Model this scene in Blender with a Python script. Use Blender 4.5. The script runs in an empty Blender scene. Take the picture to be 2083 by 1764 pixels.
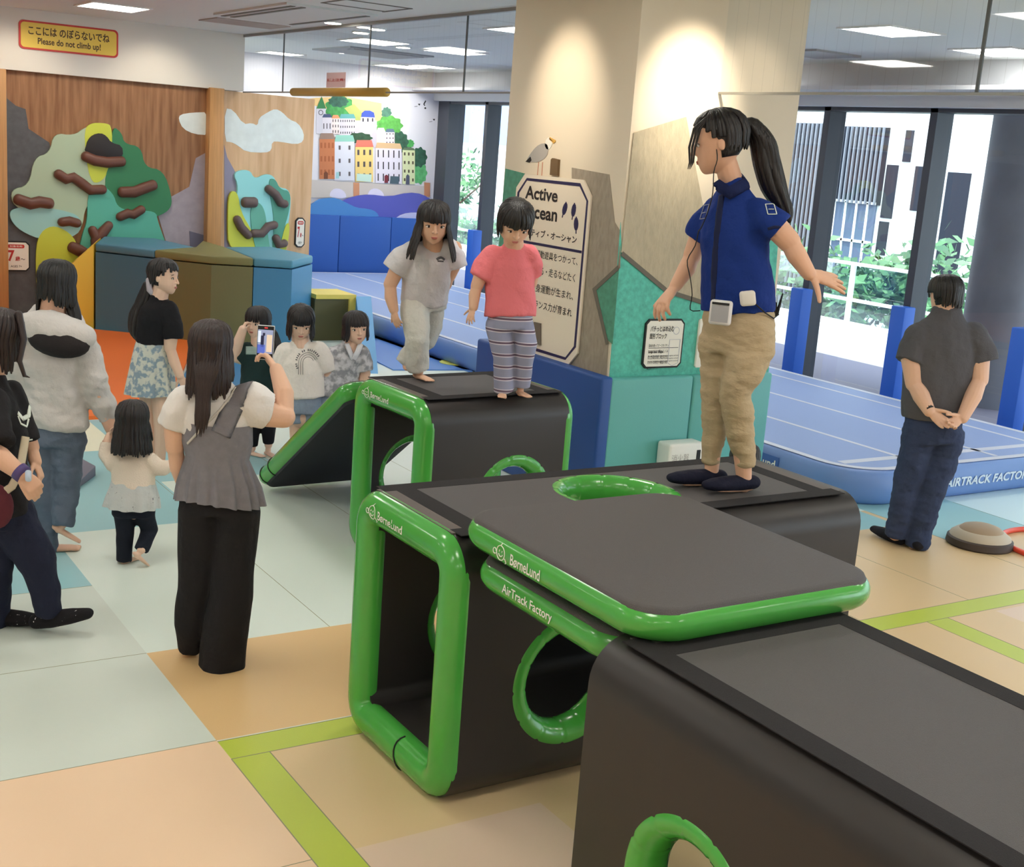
import bpy, bmesh, math, random
import numpy as np
from mathutils import Vector, Matrix, noise
random.seed(7)
SC = bpy.context.scene
COL = SC.collection
# ------------------------------------------------------------------ camera
FPX, HCAM, PPX = 2575.15, 2.3, (1041.5, 882.0)
def _rot(yaw, pitch, roll):
    cy, sy, cp, sp = math.cos(yaw), math.sin(yaw), math.cos(pitch), math.sin(pitch)
    fwd = np.array([sy*cp, cy*cp, -sp]); right = np.array([cy, -sy, 0.0]); up = np.cross(right, fwd)
    c, s = math.cos(roll), math.sin(roll)
    r = c*right + s*up; u = -s*right + c*up
    return np.array([r, -u, fwd])
RC = _rot(*[math.radians(a) for a in (32.96432525, 12.46643929, 4.34525085)])
CAMP = np.array([0.0, 0.0, HCAM])
cam_data = bpy.data.cameras.new('camera'); cam = bpy.data.objects.new('camera', cam_data); COL.objects.link(cam)
cam_data.sensor_fit = 'HORIZONTAL'; cam_data.sensor_width = 36.0; cam_data.lens = FPX/2083*36.0
cam_data.clip_start = 0.05; cam_data.clip_end = 500
_m = Matrix(((RC[0][0], -RC[1][0], -RC[2][0]), (RC[0][1], -RC[1][1], -RC[2][1]), (RC[0][2], -RC[1][2], -RC[2][2]))).to_4x4()
_m.translation = Vector(CAMP); cam.matrix_world = _m
SC.camera = cam
# ------------------------------------------------------------------ view, sky, sun
SC.view_settings.view_transform = 'Standard'; SC.view_settings.look = 'None'
SC.view_settings.gamma = 1.0; SC.view_settings.use_curve_mapping = False
SC.view_settings.exposure = 0.18
world = bpy.data.worlds.new('sky'); SC.world = world; world.use_nodes = True
_nt = world.node_tree; _bg = _nt.nodes['Background']
_bg.inputs[0].default_value = (0.80, 0.90, 1.0, 1); _bg.inputs[1].default_value = 5.0
sun_d = bpy.data.lights.new('sun', 'SUN'); sun_d.energy = 6.0; sun_d.angle = 0.01; sun_d.color = (1, 0.97, 0.92)
sun = bpy.data.objects.new('sun', sun_d); COL.objects.link(sun)
sun.rotation_euler = Vector((0.25, 0.30, -0.92)).to_track_quat('-Z', 'Y').to_euler()
CEIL = 3.46
PANEL_L = 17.0
# ------------------------------------------------------------------ pixel helpers (2083 x 1764 frame)
def ray(p): return RC.T @ np.array([(p[0]-PPX[0])/FPX, (p[1]-PPX[1])/FPX, 1.0])
def onz(p, z=0.0): d = ray(p); return Vector(CAMP + d*((z-HCAM)/d[2]))
def onx(p, x): d = ray(p); return Vector(CAMP + d*(x/d[0]))
def ony(p, y): d = ray(p); return Vector(CAMP + d*(y/d[1]))
def V(*a): return Vector(a)
class Plane:
    """a wall plane: origin o, right axis u, up axis v, normal n towards the room"""
    def __init__(s, o, u):
        s.o = Vector(o); s.u = Vector(u).normalized(); s.v = Vector((0, 0, 1)); s.n = s.u.cross(s.v)
    def uv(s, p):
        d = Vector(ray(p)); c = Vector(CAMP); t = (s.o-c).dot(s.n)/d.dot(s.n); q = c+d*t-s.o
        return (q.dot(s.u), q.dot(s.v))
    def at(s, a, off=0.0): return s.o + s.u*a[0] + s.v*a[1] + s.n*off
# ------------------------------------------------------------------ materials
def lin(c):
    c = c/255.0
    return c/12.92 if c <= 0.04045 else ((c+0.055)/1.055)**2.4
def rgb(c): return (lin(c[0]), lin(c[1]), lin(c[2]), 1.0)
MATS = {}
def mat(name, c, rough=0.6, metal=0.0, spec=0.5, bump=0.0, bscale=60.0, var=0.0, vscale=8.0, stretch=None, emit=None, coat=0.0, c2=None, c2pos=(0.4, 0.6)):
    if name in MATS: return MATS[name]
    m = bpy.data.materials.new(name); m.use_nodes = True; nt = m.node_tree; b = nt.nodes['Principled BSDF']
    b.inputs['Base Color'].default_value = rgb(c); b.inputs['Roughness'].default_value = rough
    b.inputs['Metallic'].default_value = metal; b.inputs['Specular IOR Level'].default_value = spec
    b.inputs['Coat Weight'].default_value = coat
    if emit:
        b.inputs['Emission Color'].default_value = rgb(c); b.inputs['Emission Strength'].default_value = emit
    if bump or var or c2:
        tc = nt.nodes.new('ShaderNodeTexCoord'); mp = nt.nodes.new('ShaderNodeMapping'); nt.links.new(tc.outputs['Object'], mp.inputs[0])
        if stretch: mp.inputs['Scale'].default_value = stretch
    if bump:
        nz = nt.nodes.new('ShaderNodeTexNoise'); nz.inputs['Scale'].default_value = bscale; nz.inputs['Detail'].default_value = 4
        nt.links.new(mp.outputs[0], nz.inputs['Vector'])
        bp = nt.nodes.new('ShaderNodeBump'); bp.inputs['Strength'].default_value = bump; bp.inputs['Distance'].default_value = 0.01
        nt.links.new(nz.outputs[0], bp.inputs['Height']); nt.links.new(bp.outputs[0], b.inputs['Normal'])
    if var or c2:
        n2 = nt.nodes.new('ShaderNodeTexNoise'); n2.inputs['Scale'].default_value = vscale; n2.inputs['Detail'].default_value = 5
        nt.links.new(mp.outputs[0], n2.inputs['Vector'])
        rp = nt.nodes.new('ShaderNodeValToRGB')
        if c2: lo, hi = rgb(c), rgb(c2); p0, p1 = c2pos
        else:
            lo = tuple(x*(1-var) for x in rgb(c)[:3])+(1,); hi = tuple(min(1, x*(1+var)) for x in rgb(c)[:3])+(1,); p0, p1 = 0.3, 0.7
        rp.color_ramp.elements[0].color = lo; rp.color_ramp.elements[1].color = hi
        rp.color_ramp.elements[0].position = p0; rp.color_ramp.elements[1].position = p1
        nt.links.new(n2.outputs[0], rp.inputs[0]); nt.links.new(rp.outputs[0], b.inputs['Base Color'])
    MATS[name] = m
    return m
def glass_mat(name, tint, refl=0.06, wires=0.0):
    m = bpy.data.materials.new(name); m.use_nodes = True; nt = m.node_tree; nt.nodes.clear()
    o = nt.nodes.new('ShaderNodeOutputMaterial'); mx = nt.nodes.new('ShaderNodeMixShader')
    tr = nt.nodes.new('ShaderNodeBsdfTransparent'); gl = nt.nodes.new('ShaderNodeBsdfGlossy'); gl.inputs['Roughness'].default_value = 0.02
    tr.inputs[0].default_value = tint
    fr = nt.nodes.new('ShaderNodeLayerWeight'); fr.inputs[0].default_value = 0.35
    ml = nt.nodes.new('ShaderNodeMath'); ml.operation = 'MULTIPLY_ADD'; ml.inputs[1].default_value = 0.14; ml.inputs[2].default_value = refl
    nt.links.new(fr.outputs['Fresnel'], ml.inputs[0]); nt.links.new(ml.outputs[0], mx.inputs[0])
    nt.links.new(tr.outputs[0], mx.inputs[1]); nt.links.new(gl.outputs[0], mx.inputs[2]); nt.links.new(mx.outputs[0], o.inputs[0])
    if wires:
        tc = nt.nodes.new('ShaderNodeTexCoord'); sp = nt.nodes.new('ShaderNodeSeparateXYZ'); nt.links.new(tc.outputs['Object'], sp.inputs[0])
        a = nt.nodes.new('ShaderNodeMath'); a.operation = 'MULTIPLY'; a.inputs[1].default_value = 1.0/wires; nt.links.new(sp.outputs[1], a.inputs[0])
        f = nt.nodes.new('ShaderNodeMath'); f.operation = 'FRACT'; nt.links.new(a.outputs[0], f.inputs[0])
        g = nt.nodes.new('ShaderNodeMath'); g.operation = 'LESS_THAN'; g.inputs[1].default_value = 0.03; nt.links.new(f.outputs[0], g.inputs[0])
        mc = nt.nodes.new('ShaderNodeMix'); mc.data_type = 'RGBA'; nt.links.new(g.outputs[0], mc.inputs[0])
        mc.inputs[6].default_value = tint; mc.inputs[7].default_value = tuple(x*0.8 for x in tint[:3])+(1,)
        nt.links.new(mc.outputs[2], tr.inputs[0])
    return m
# ------------------------------------------------------------------ mesh collecting
def spline(P, R, k):
    out = []; rr = []
    for i in range(len(P)-1):
        p0, p1, p2, p3 = P[max(0,i-1)], P[i], P[i+1], P[min(len(P)-1,i+2)]
        for j in range(k):
            t = j/k; out.append(.5*((2*p1)+(p2-p0)*t+(2*p0-5*p1+4*p2-p3)*t*t+(3*p1-p0-3*p2+p3)*t**3)); rr.append(tuple(R[i][q]*(1-t)+R[i+1][q]*t for q in (0,1)))
    return out+[P[-1]], rr+[R[-1]]
class MB:
    def __init__(s): s.v = []; s.f = []; s.m = []
    def add(s, vs, fs, mi=0):
        k = len(s.v); s.v += [tuple(x) for x in vs]; s.f += [tuple(i+k for i in f) for f in fs]; s.m += [mi]*len(fs)
    def box(s, a, b, mi=0):
        x0, y0, z0 = a; x1, y1, z1 = b
        s.add([(x0,y0,z0),(x1,y0,z0),(x1,y1,z0),(x0,y1,z0),(x0,y0,z1),(x1,y0,z1),(x1,y1,z1),(x0,y1,z1)],
              [(0,3,2,1),(4,5,6,7),(0,1,5,4),(1,2,6,5),(2,3,7,6),(3,0,4,7)], mi)
    def prism(s, base, top, mi=0):
        n = len(base); s.add(list(base)+list(top), [tuple(range(n-1,-1,-1)), tuple(range(n,2*n))]+[(i,(i+1)%n,(i+1)%n+n,i+n) for i in range(n)], mi)
    def grid(s, rings, mi=0, closed=True, caps=True):
        n = len(rings[0]); vs = [p for r in rings for p in r]; fs = []
        for k in range(len(rings)-1):
            for i in range(n if closed else n-1):
                j = (i+1)%n; fs.append((k*n+i, k*n+j, (k+1)*n+j, (k+1)*n+i))
        if caps: fs += [tuple(range(n-1,-1,-1)), tuple(range((len(rings)-1)*n, len(rings)*n))]
        s.add(vs, fs, mi)
    def loop(s, rings, mi=0):
        n = len(rings[0]); K = len(rings); vs = [p for r in rings for p in r]; fs = []
        for k in range(K):
            q = (k+1)%K
            for i in range(n):
                j = (i+1)%n; fs.append((k*n+i, k*n+j, q*n+j, q*n+i))
        s.add(vs, fs, mi)
    def tube(s, pts, rad, n=12, wdir=None, round_end=True, mi=0, smooth=0):
        """loft of ellipses along pts; rad = numbers or (rw, rd), wdir = direction(s) of the rw axis"""
        pts = [Vector(p) for p in pts]; rad = [(r, r) if not isinstance(r, (tuple, list)) else tuple(r) for r in rad]
        if smooth: pts, rad = spline(pts, rad, smooth); wdir = wdir[0] if isinstance(wdir, list) else wdir
        r0, r1 = round_end if isinstance(round_end, tuple) else (round_end, round_end)
        K = len(pts); wd = wdir if isinstance(wdir, list) else [wdir]*K
        P, Rr, W = [], [], []
        if r0:
            t = (pts[0]-pts[1]).normalized(); m = min(rad[0])
            for a in (80, 50, 25):
                q = math.radians(a); P.append(pts[0]+t*m*math.sin(q)); Rr.append((rad[0][0]-m+m*math.cos(q), m*math.cos(q)) if rad[0][0] >= rad[0][1] else (m*math.cos(q), rad[0][1]-m+m*math.cos(q))); W.append(wd[0])
        for p, r, w in zip(pts, rad, wd): P.append(p); Rr.append(r); W.append(w)
        if r1:
            t = (pts[-1]-pts[-2]).normalized(); m = min(rad[-1])
            for a in (25, 50, 80):
                q = math.radians(a); P.append(pts[-1]+t*m*math.sin(q)); Rr.append((rad[-1][0]-m+m*math.cos(q), m*math.cos(q)) if rad[-1][0] >= rad[-1][1] else (m*math.cos(q), rad[-1][1]-m+m*math.cos(q))); W.append(wd[-1])
        rings = []; pa = None
        for i in range(len(P)):
            a = P[max(0, i-1)]; b = P[min(len(P)-1, i+1)]; t = (b-a)
            t = t.normalized() if t.length > 1e-9 else Vector((0,0,1))
            if W[i] is not None: x = Vector(W[i])
            elif pa is not None: x = pa
            else: x = Vector((1,0,0)) if abs(t.x) < 0.9 else Vector((0,1,0))
            x = x - t*x.dot(t)
            if x.length < 1e-6: x = t.orthogonal()
            x.normalize(); y = t.cross(x); pa = x
            rings.append([P[i] + x*(Rr[i][0]*math.cos(2*math.pi*k/n)) + y*(Rr[i][1]*math.sin(2*math.pi*k/n)) for k in range(n)])
        s.grid(rings, mi)
    def ball(s, c, r, n=14, m=9, ax=None, mi=0):
        c = Vector(c); r = (r,r,r) if not isinstance(r,(tuple,list)) else r
        A = ax if ax else (Vector((1,0,0)), Vector((0,1,0)), Vector((0,0,1)))
        rings = []
        for k in range(1, m):
            ph = math.pi*k/m
            rings.append([c + A[0]*(r[0]*math.sin(ph)*math.cos(2*math.pi*i/n)) + A[1]*(r[1]*math.sin(ph)*math.sin(2*math.pi*i/n)) - A[2]*(r[2]*math.cos(ph)) for i in range(n)])
        s.grid(rings, mi)
    def build(s, name, mats, parent=None, smooth=False, recalc=True):
        me = bpy.data.meshes.new(name); me.from_pydata(s.v, [], s.f); me.update()
        if not isinstance(mats, (list, tuple)): mats = [mats]
        for m in mats: me.materials.append(m)
        if any(s.m): me.polygons.foreach_set('material_index', s.m)
        if recalc:
            bm = bmesh.new(); bm.from_mesh(me); bmesh.ops.recalc_face_normals(bm, faces=bm.faces[:]); bm.to_mesh(me); bm.free()
        if smooth: me.polygons.foreach_set('use_smooth', [True]*len(me.polygons))
        return link(name, me, parent)
def link(name, me, parent=None):
    o = bpy.data.objects.new(name, me); COL.objects.link(o)
    if parent is not None: adopt(o, parent)
    return o
def world_of(o):
    return Matrix.Translation(o['_loc']) if '_loc' in o else Matrix.Identity(4)
def adopt(o, parent):
    o.parent = parent; o.matrix_parent_inverse = Matrix.Translation(-ORIG.get(parent.name, Vector((0,0,0))))
ORIG = {}
def thing(name, loc, label, cat, group=None):
    o = bpy.data.objects.new(name, None); COL.objects.link(o); o.location = loc; o.empty_display_size = 0.1
    ORIG[o.name] = Vector(loc); return tag(o, label, cat, group)
def tag(o, label, cat, group=None, kind=None):
    o['label'] = label; o['category'] = cat
    if group: o['group'] = group
    if kind: o['kind'] = kind
    return o
def struct(o, label=None):
    o['kind'] = 'structure'
    if label: o['label'] = label
    return o
def smooth_by_angle(o, deg=35):
    me = o.data; me.polygons.foreach_set('use_smooth', [True]*len(me.polygons))
    me.set_sharp_from_angle(angle=math.radians(deg)); return o
def apply_mods(o):
    dg = bpy.context.evaluated_depsgraph_get(); me = bpy.data.meshes.new_from_object(o.evaluated_get(dg))
    old = o.data; o.modifiers.clear(); o.data = me; bpy.data.meshes.remove(old); return o
def bevel(o, w, seg=2):
    m = o.modifiers.new('b', 'BEVEL'); m.width = w; m.segments = seg; m.limit_method = 'ANGLE'; m.angle_limit = math.radians(35)
    apply_mods(o); return smooth_by_angle(o, 40)
def rounded(pts, k=2, closed=True):
    """Chaikin corner cutting"""
    for _ in range(k):
        q = []; n = len(pts)
        for i in range(n):
            a, b = pts[i], pts[(i+1)%n]
            q += [(a[0]*.75+b[0]*.25, a[1]*.75+b[1]*.25), (a[0]*.25+b[0]*.75, a[1]*.25+b[1]*.75)]
        pts = q
    return pts
def rrect(w, h, r, n=6):
    out = []
    for cx, cy, a0 in ((w/2-r, h/2-r, 0), (-w/2+r, h/2-r, 90), (-w/2+r, -h/2+r, 180), (w/2-r, -h/2+r, 270)):
        for k in range(n+1):
            a = math.radians(a0+90*k/n); out.append((cx+r*math.cos(a), cy+r*math.sin(a)))
    return out
def octa(x0, y0, x1, y1, c):
    return [(x0+c,y0),(x1-c,y0),(x1,y0+c),(x1,y1-c),(x1-c,y1),(x0+c,y1),(x0,y1-c),(x0,y0+c)]
def panel(name, pl, pts, th, m, parent=None, off=0.0, px=True, sm=0, bev=0.0):
    """flat outline on a plane given a real thickness"""
    p = [pl.uv(q) for q in pts] if px else list(pts)
    if sm: p = rounded(p, sm)
    b = MB(); b.prism([pl.at(q, off) for q in p], [pl.at(q, off+th) for q in p])
    o = b.build(name, m, parent)
    if bev: bevel(o, bev)
    return o
def add_panel(b, pl, pts, th, off=0.0, px=False, mi=0, sm=0):
    p = [pl.uv(q) for q in pts] if px else list(pts)
    if sm: p = rounded(p, sm)
    b.prism([pl.at(q, off) for q in p], [pl.at(q, off+th) for q in p], mi)
def circ(c, r, n=24, ry=None): return [(c[0]+r*math.cos(2*math.pi*k/n), c[1]+(ry or r)*math.sin(2*math.pi*k/n)) for k in range(n)]
def stroke(b, pl, pts, w, th, off, closed=False, px=False, mi=0):
    """a line of width w along pts on a plane"""
    p = [Vector(pl.uv(q)) for q in pts] if px else [Vector(q) for q in pts]
    n = len(p); L = []; R = []
    for i in range(n):
        a = p[i-1] if (i > 0 or closed) else p[i]; c = p[(i+1)%n] if (i < n-1 or closed) else p[i]
        t = (c-a); t = t.normalized() if t.length > 0 else Vector((1,0)); nn = Vector((-t.y, t.x))
        k = 1.0
        if (0 < i < n-1) or closed:
            e = (p[i]-p[i-1]).normalized(); k = 1.0/max(0.5, abs(e.dot(t)))
        L.append(p[i]+nn*w/2*k); R.append(p[i]-nn*w/2*k)
    m = n if closed else n-1
    for i in range(m):
        j = (i+1)%n; q = [L[i], L[j], R[j], R[i]]
        b.prism([pl.at(x, off) for x in q], [pl.at(x, off+th) for x in q], mi)
_fontcache = {}
def text_mesh(s, bold=0.0, space=1.0):
    c = bpy.data.curves.new('t', 'FONT'); c.body = s; c.size = 1.0; c.offset = bold; c.space_character = space; c.resolution_u = 3; c.fill_mode = 'FRONT'
    o = bpy.data.objects.new('t', c); COL.objects.link(o)
    dg = bpy.context.evaluated_depsgraph_get(); me = bpy.data.meshes.new_from_object(o.evaluated_get(dg))
    bpy.data.objects.remove(o); bpy.data.curves.remove(c)
    return me
def add_text(b, s, pl, box, th=0.0015, off=0.0, px=False, mi=0, bold=0.0, shear=0.0, space=1.0):
    """lettering fitted into box (bottom-left, top-right) on plane"""
    me = text_mesh(s, bold, space); co = np.array([v.co[:2] for v in me.vertices]) if len(me.vertices) else np.zeros((0,2))
    if len(co) == 0: return
    (x0, y0), (x1, y1) = [pl.uv(q) for q in box] if px else box
    mn = co.min(0); mx = co.max(0); sx = (x1-x0)/(mx[0]-mn[0]); sy = (y1-y0)/(mx[1]-mn[1])
    vs = []
    for c in co:
        a = (x0+(c[0]-mn[0])*sx + shear*(c[1]-mn[1])*sy, y0+(c[1]-mn[1])*sy); vs.append(pl.at(a, off+th))
    b.add(vs, [tuple(p.vertices) for p in me.polygons], mi)
    bpy.data.meshes.remove(me)
# ------------------------------------------------------------------ common materials
M_white = mat('white_paint', (226, 222, 214), 0.7)
M_ceil = mat('ceiling_white', (222, 226, 226), 0.8)
M_col = mat('column_cream', (228, 214, 192), 0.7)
M_lav = mat('far_wall_white', (228, 228, 236), 0.7)
M_mull = mat('dark_mullion', (62, 66, 76), 0.5)
M_black = mat('black_ink', (22, 22, 24), 0.6)
M_paper = mat('sign_white', (240, 236, 226), 0.5)
M_navy = mat('navy_line', (44, 42, 84), 0.5)
M_red = mat('sign_red', (196, 52, 48), 0.5)
M_ply = mat('plywood_brown', (166, 120, 82), 0.55, var=0.0, c2=(126, 84, 52), c2pos=(0.35, 0.7), vscale=2.2, stretch=(9, 9, 0.7))
M_ply2 = mat('plywood_pale', (222, 186, 146), 0.55, c2=(196, 154, 112), c2pos=(0.35, 0.75), vscale=2.0, stretch=(7, 7, 0.6))
M_post = mat('wood_post', (196, 146, 92), 0.5, var=0.12, vscale=3, stretch=(12, 12, 0.6))
# ------------------------------------------------------------------ floor
tiles = [((222,226,212), (-6,-4,9.7,20.5))]
def T(c, x0, y0, x1, y1): tiles.append((c, (x0, y0, x1, y1)))
PALE=(213,222,214); MINT=(222,234,226); LB=(152,200,208); CREAM=(238,236,212); TAN=(226,190,138); TAN2=(224,196,152); PEACH=(240,208,176); GRN=(190,206,78); PINK=(228,202,180)
T(MINT, 1.573, 5.285, 9.7, 14); T(PALE, -6, 4.356, 1.573, 6.228); T(LB, -6, 6.228, 1.573, 7.13); T(LB, -6, 7.13, 2.48, 8.98)
T(CREAM, -6, 8.98, 2.48, 20); T(LB, 2.48, 8.05, 3.38, 9.97)
T(PEACH, -6, -4, 1.573, 4.356); T(TAN, 1.573, 4.356, 3.35, 5.285); T(TAN2, 3.35, 4.33, 9.7, 5.23)
T(TAN2, 1.573, -4, 9.7, 4.19); T(PINK, 1.725, -4, 2.468, 3.43); T(PINK, 6.01, -4, 9.7, 4.16)
T(TAN2, 5.3, 5.23, 6.9, 5.95); T(LB, 6.9, 5.23, 7.8, 6.8); T((206,232,240), 7.8, 5.23, 9.7, 6.8); T(LB, 5.6, 5.6, 6.85, 6.8)
T(GRN, 1.573, 4.19, 9.7, 4.345); T(GRN, 1.573, -4, 1.725, 4.19); T(GRN, 5.47, -4, 5.64, 4.19)
xs = sorted({t[1][0] for t in tiles} | {t[1][2] for t in tiles}); ys = sorted({t[1][1] for t in tiles} | {t[1][3] for t in tiles})
fb = MB(); fm = []; fi = {}
for i in range(len(xs)-1):
    for j in range(len(ys)-1):
        cx, cy = (xs[i]+xs[i+1])/2, (ys[j]+ys[j+1])/2; c = None
        for col, (x0, y0, x1, y1) in tiles:
            if x0 <= cx <= x1 and y0 <= cy <= y1: c = col
        if c is None: continue
        if c not in fi: fi[c] = len(fm); fm.append(mat('floor_mat_%d_%d_%d' % c, c, 0.42, spec=0.4, bump=0.05, bscale=160))
        fb.add([(xs[i],ys[j],0),(xs[i+1],ys[j],0),(xs[i+1],ys[j+1],0),(xs[i],ys[j+1],0)], [(0,1,2,3)], fi[c])
fl = struct(fb.build('floor', fm), 'floor of pale, tan, peach and blue vinyl mats with lime strips')
sb = MB()
for k in range(-2, 9):
    x = 1.573+0.888*k
    if k != 0: sb.box((x-.0015, 5.285 if k in (1,2) else (4.36 if k < 0 else 4.345), 0), (x+.0015, 9 if k < 4 else 5.9, 0.0006))
for y in (3.43, 4.356, 5.285, 6.228, 7.13, 8.05, 8.98): sb.box((-6, y-.0015, 0), (1.573, y+.0015, 0.0006))
for y in (4.19, 4.345): sb.box((1.573, y-.002, 0), (9.5, y+.002, 0.0006))
for x in (1.573, 1.725, 5.47, 5.64): sb.box((x-.002, -4, 0), (x+.002, 4.19, 0.0006))
struct(sb.build('floor_seam', mat('seam', (150,150,120), 0.8)))
cb = MB(); cb.add([(9.7,5,-.002),(10.42,5,-.002),(10.42,20,-.002),(9.7,20,-.002)], [(0,1,2,3)])
struct(cb.build('floor_carpet', mat('purple_grey_carpet', (150,148,166), 0.9, bump=0.2, bscale=300)))
# ------------------------------------------------------------------ ceiling, walls
b = MB(); b.box((-6,-4,CEIL), (10.6,20.5,CEIL+.1)); struct(b.build('ceiling', M_ceil))
b = MB(); b.box((-6.1,-4,0), (-6,20.5,CEIL)); struct(b.build('wall_left', M_white))
b = MB(); b.box((-6,-4.1,0), (10.6,-4,CEIL)); struct(b.build('wall_back', M_white))
PW = Plane((0,15.5,0), (1,0,0)); PR = Plane((5.43,15.5,0), (.992,.128,0)); PT = Plane((0,18.65,0), (1,0,0))
PC = Plane((5.0,0,0), (0,-1,0)); PD = Plane((0,6.6,0), (1,0,0))
b = MB(); b.box((-6,15.42,2.79), (5.7,15.75,CEIL)); struct(b.build('wall_header', M_white))
b = MB(); b.box((5.6,18.65,0), (10.6,18.8,CEIL)); struct(b.build('wall_far', M_lav))
# plywood climbing wall
b = MB(); b.box((-6,15.5,0), (5.3,15.75,2.79)); struct(b.build('wall_plywood', M_ply))
e0 = PR.o; e1 = e0+PR.u*1.335
b = MB(); q = [e0-PR.n*.12, e1-PR.n*.12, e1, e0]; b.prism(q, [p+V(0,0,2.785) for p in q]); struct(b.build('wall_plywood_angled', M_ply2))
b = MB(); b.box((5.26,15.36,0), (5.44,15.52,2.8)); o = b.build('timber_post', M_post); bevel(o, .008)
tag(o, 'square timber post where the two plywood walls meet', 'post')
b = MB(); b.box((2.78,15.4,0), (2.94,15.52,2.79)); o = b.build('timber_post', M_post); bevel(o, .008)
tag(o, 'square timber post by the red 7 sign at the far left', 'post')
def decal(name, pl, pts, m, label, cat, th=.004, off=0.0, sm=0, group=None):
    return tag(panel(name, pl, pts, th, m, None, off, True, sm), label, cat, group)
decal('painted_mountain', PW, [(-60,60),(0,168),(12,172),(14,200),(32,215),(52,222),(58,262),(100,290),(108,320),(98,420),(80,470),(90,640),(-60,640)],
      mat('slate_paint', (92,94,98), 0.8, var=0.15, vscale=12), 'dark slate mountain painted at the left of the plywood wall', 'mural')
decal('painted_mountain', PW, [(423,308),(398,322),(385,380),(345,402),(322,440),(340,500),(423,520)],
      mat('mauve_paint', (168,158,168), 0.8, var=0.08, vscale=10), 'mauve grey mountain painted beside the timber post', 'mural')
decal('painted_mountain', PW, [(385,470),(421,480),(421,530),(388,530)], mat('violet_paint', (110,108,128), 0.8), 'small violet grey rock painted low beside the timber post', 'mural', off=.005)
decal('painted_mountain', PR, [(456,295),(462,320),(484,360),(480,520),(456,520)], mat('mauve_paint2', (150,148,172), 0.8), 'violet mountain slope painted on the angled plywood wall', 'mural')
WC = mat('cloud_paint', (226,236,236), 0.8, var=0.05, vscale=9)
decal('painted_cloud', PW, [(424,228),(390,229),(366,233),(363,243),(372,262),(395,273),(424,275)], WC, 'half cloud painted on the brown plywood left of the post', 'mural', sm=1)
decal('painted_cloud', PR, [(457,220),(474,223),(495,253),(512,250),(524,256),(526,240),(545,228),(560,221),(574,228),(588,243),(606,250),(618,270),(617,288),(602,294),(568,288),(553,288),(552,306),(540,311),(500,309),(482,295),(470,289),(457,288)], WC, 'white cloud painted on the angled plywood wall', 'mural', sm=1)
# tree-shaped climbing panels
def climbing_tree(label, pl, patches, base):
    u = pl.uv(base); t = thing('climbing_tree', pl.at(u), label, 'climbing panel')
    for i, (pts, c, off) in enumerate(patches):
        panel('leaf_patch', pl, pts, .035, mat('leaf_%d_%d_%d' % c, c, 0.5), t, off+.004, True, 2, 0)
    return t
G1=(176,196,168); G2=(52,126,84); G3=(202,212,74); G4=(92,182,160); G5=(156,206,204)
climbing_tree('wide tree of sage, green, lime and turquoise leaf boards on the brown plywood', PW, [
  ([(20,385),(58,378),(68,320),(100,312),(108,270),(150,276),(172,258),(200,255),(225,330),(208,400),(172,415),(165,470),(120,470),(80,440),(25,420)], G1, 0.0),
  ([(168,270),(180,250),(215,250),(226,258),(228,330),(205,372),(180,370)], G3, .004),
  ([(226,255),(246,270),(250,292),(285,298),(292,340),(330,345),(348,400),(345,425),(320,440),(270,450),(225,425),(208,370),(226,320)], G2, .006),
  ([(20,424),(60,420),(120,425),(165,440),(160,480),(90,490),(40,470),(18,445)], G5, .008),
  ([(80,470),(110,456),(150,480),(160,520),(150,600),(90,560),(75,620),(70,510)], G3, .010),
  ([(176,390),(200,372),(228,392),(236,420),(260,428),(315,428),(318,450),(345,520),(300,560),(150,560),(164,480),(176,450)], G4, .012)], (190,500))
climbing_tree('narrow bushy tree of aqua and lime leaf boards on the angled plywood wall', PR, [
  ([(470,350),(504,343),(515,365),(540,352),(556,360),(560,380),(588,385),(588,430),(575,500),(520,520),(470,430),(484,380)], (152,222,226), 0.0),
  ([(462,390),(480,388),(486,430),(510,470),(530,520),(462,510),(460,450)], G3, .006),
  ([(540,365),(556,362),(566,385),(588,388),(585,430),(572,470),(580,520),(548,520),(556,450)], (86,160,140), .008),
  ([(505,420),(520,408),(535,425),(540,470),(548,520),(520,520),(508,470)], (104,180,160), .012),
  ([(575,460),(585,450),(584,480),(575,520),(562,520)], G3, .014)], (525,470))
HB = mat('brown_hold', (104,64,52), 0.45, bump=.1, bscale=20); HG = mat('grey_brown_hold', (98,82,80), 0.5)
def hold(pl, path, w, label, m, grp):
    pts = [pl.uv(p) for p in path]; b = MB()
    P3 = [pl.at(p, .06) for p in pts]; s = 1.0
    b.tube(P3, [(w*(.95 if i in (0, len(P3)-1) else 1.0), .055) for i in range(len(P3))], 14, [ (P3[min(i+1,len(P3)-1)]-P3[max(i-1,0)]).cross(pl.n) for i in range(len(P3))])
    o = b.build('climbing_hold', m, None, True); return tag(o, label, 'climbing hold', grp)
def at_px(w): return w*1.25*14.6/2575
GR1, GR2 = 'brown climbing holds on the tree boards', 'grey brown holds on the angled wall'
hold(PW, [(172,318),(190,326),(215,330),(244,328)], at_px(9), 'long brown ledge hold under the black hollow', HB, GR1)
hold(PW, [(117,354),(133,364),(146,360),(166,374),(182,386),(205,385)], at_px(8.5), 'long wavy brown hold below left of the black hollow', HB, GR1)
hold(PW, [(35,405),(60,414),(78,410),(98,413)], at_px(9.5), 'leftmost brown hold, beside the slate mountain', HB, GR1)
hold(PW, [(246,390),(270,390),(285,384),(308,376)], at_px(9.5), 'rightmost brown hold, on the dark green leaf board', HB, GR1)
hold(PW, [(242,440),(258,433),(268,436),(284,426)], at_px(8), 'small notched brown hold under the dark green leaf board', HB, GR1)
hold(PW, [(124,451),(139,449),(154,453)], at_px(8), 'short brown hold over the lime leaf board', HB, GR1)
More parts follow.
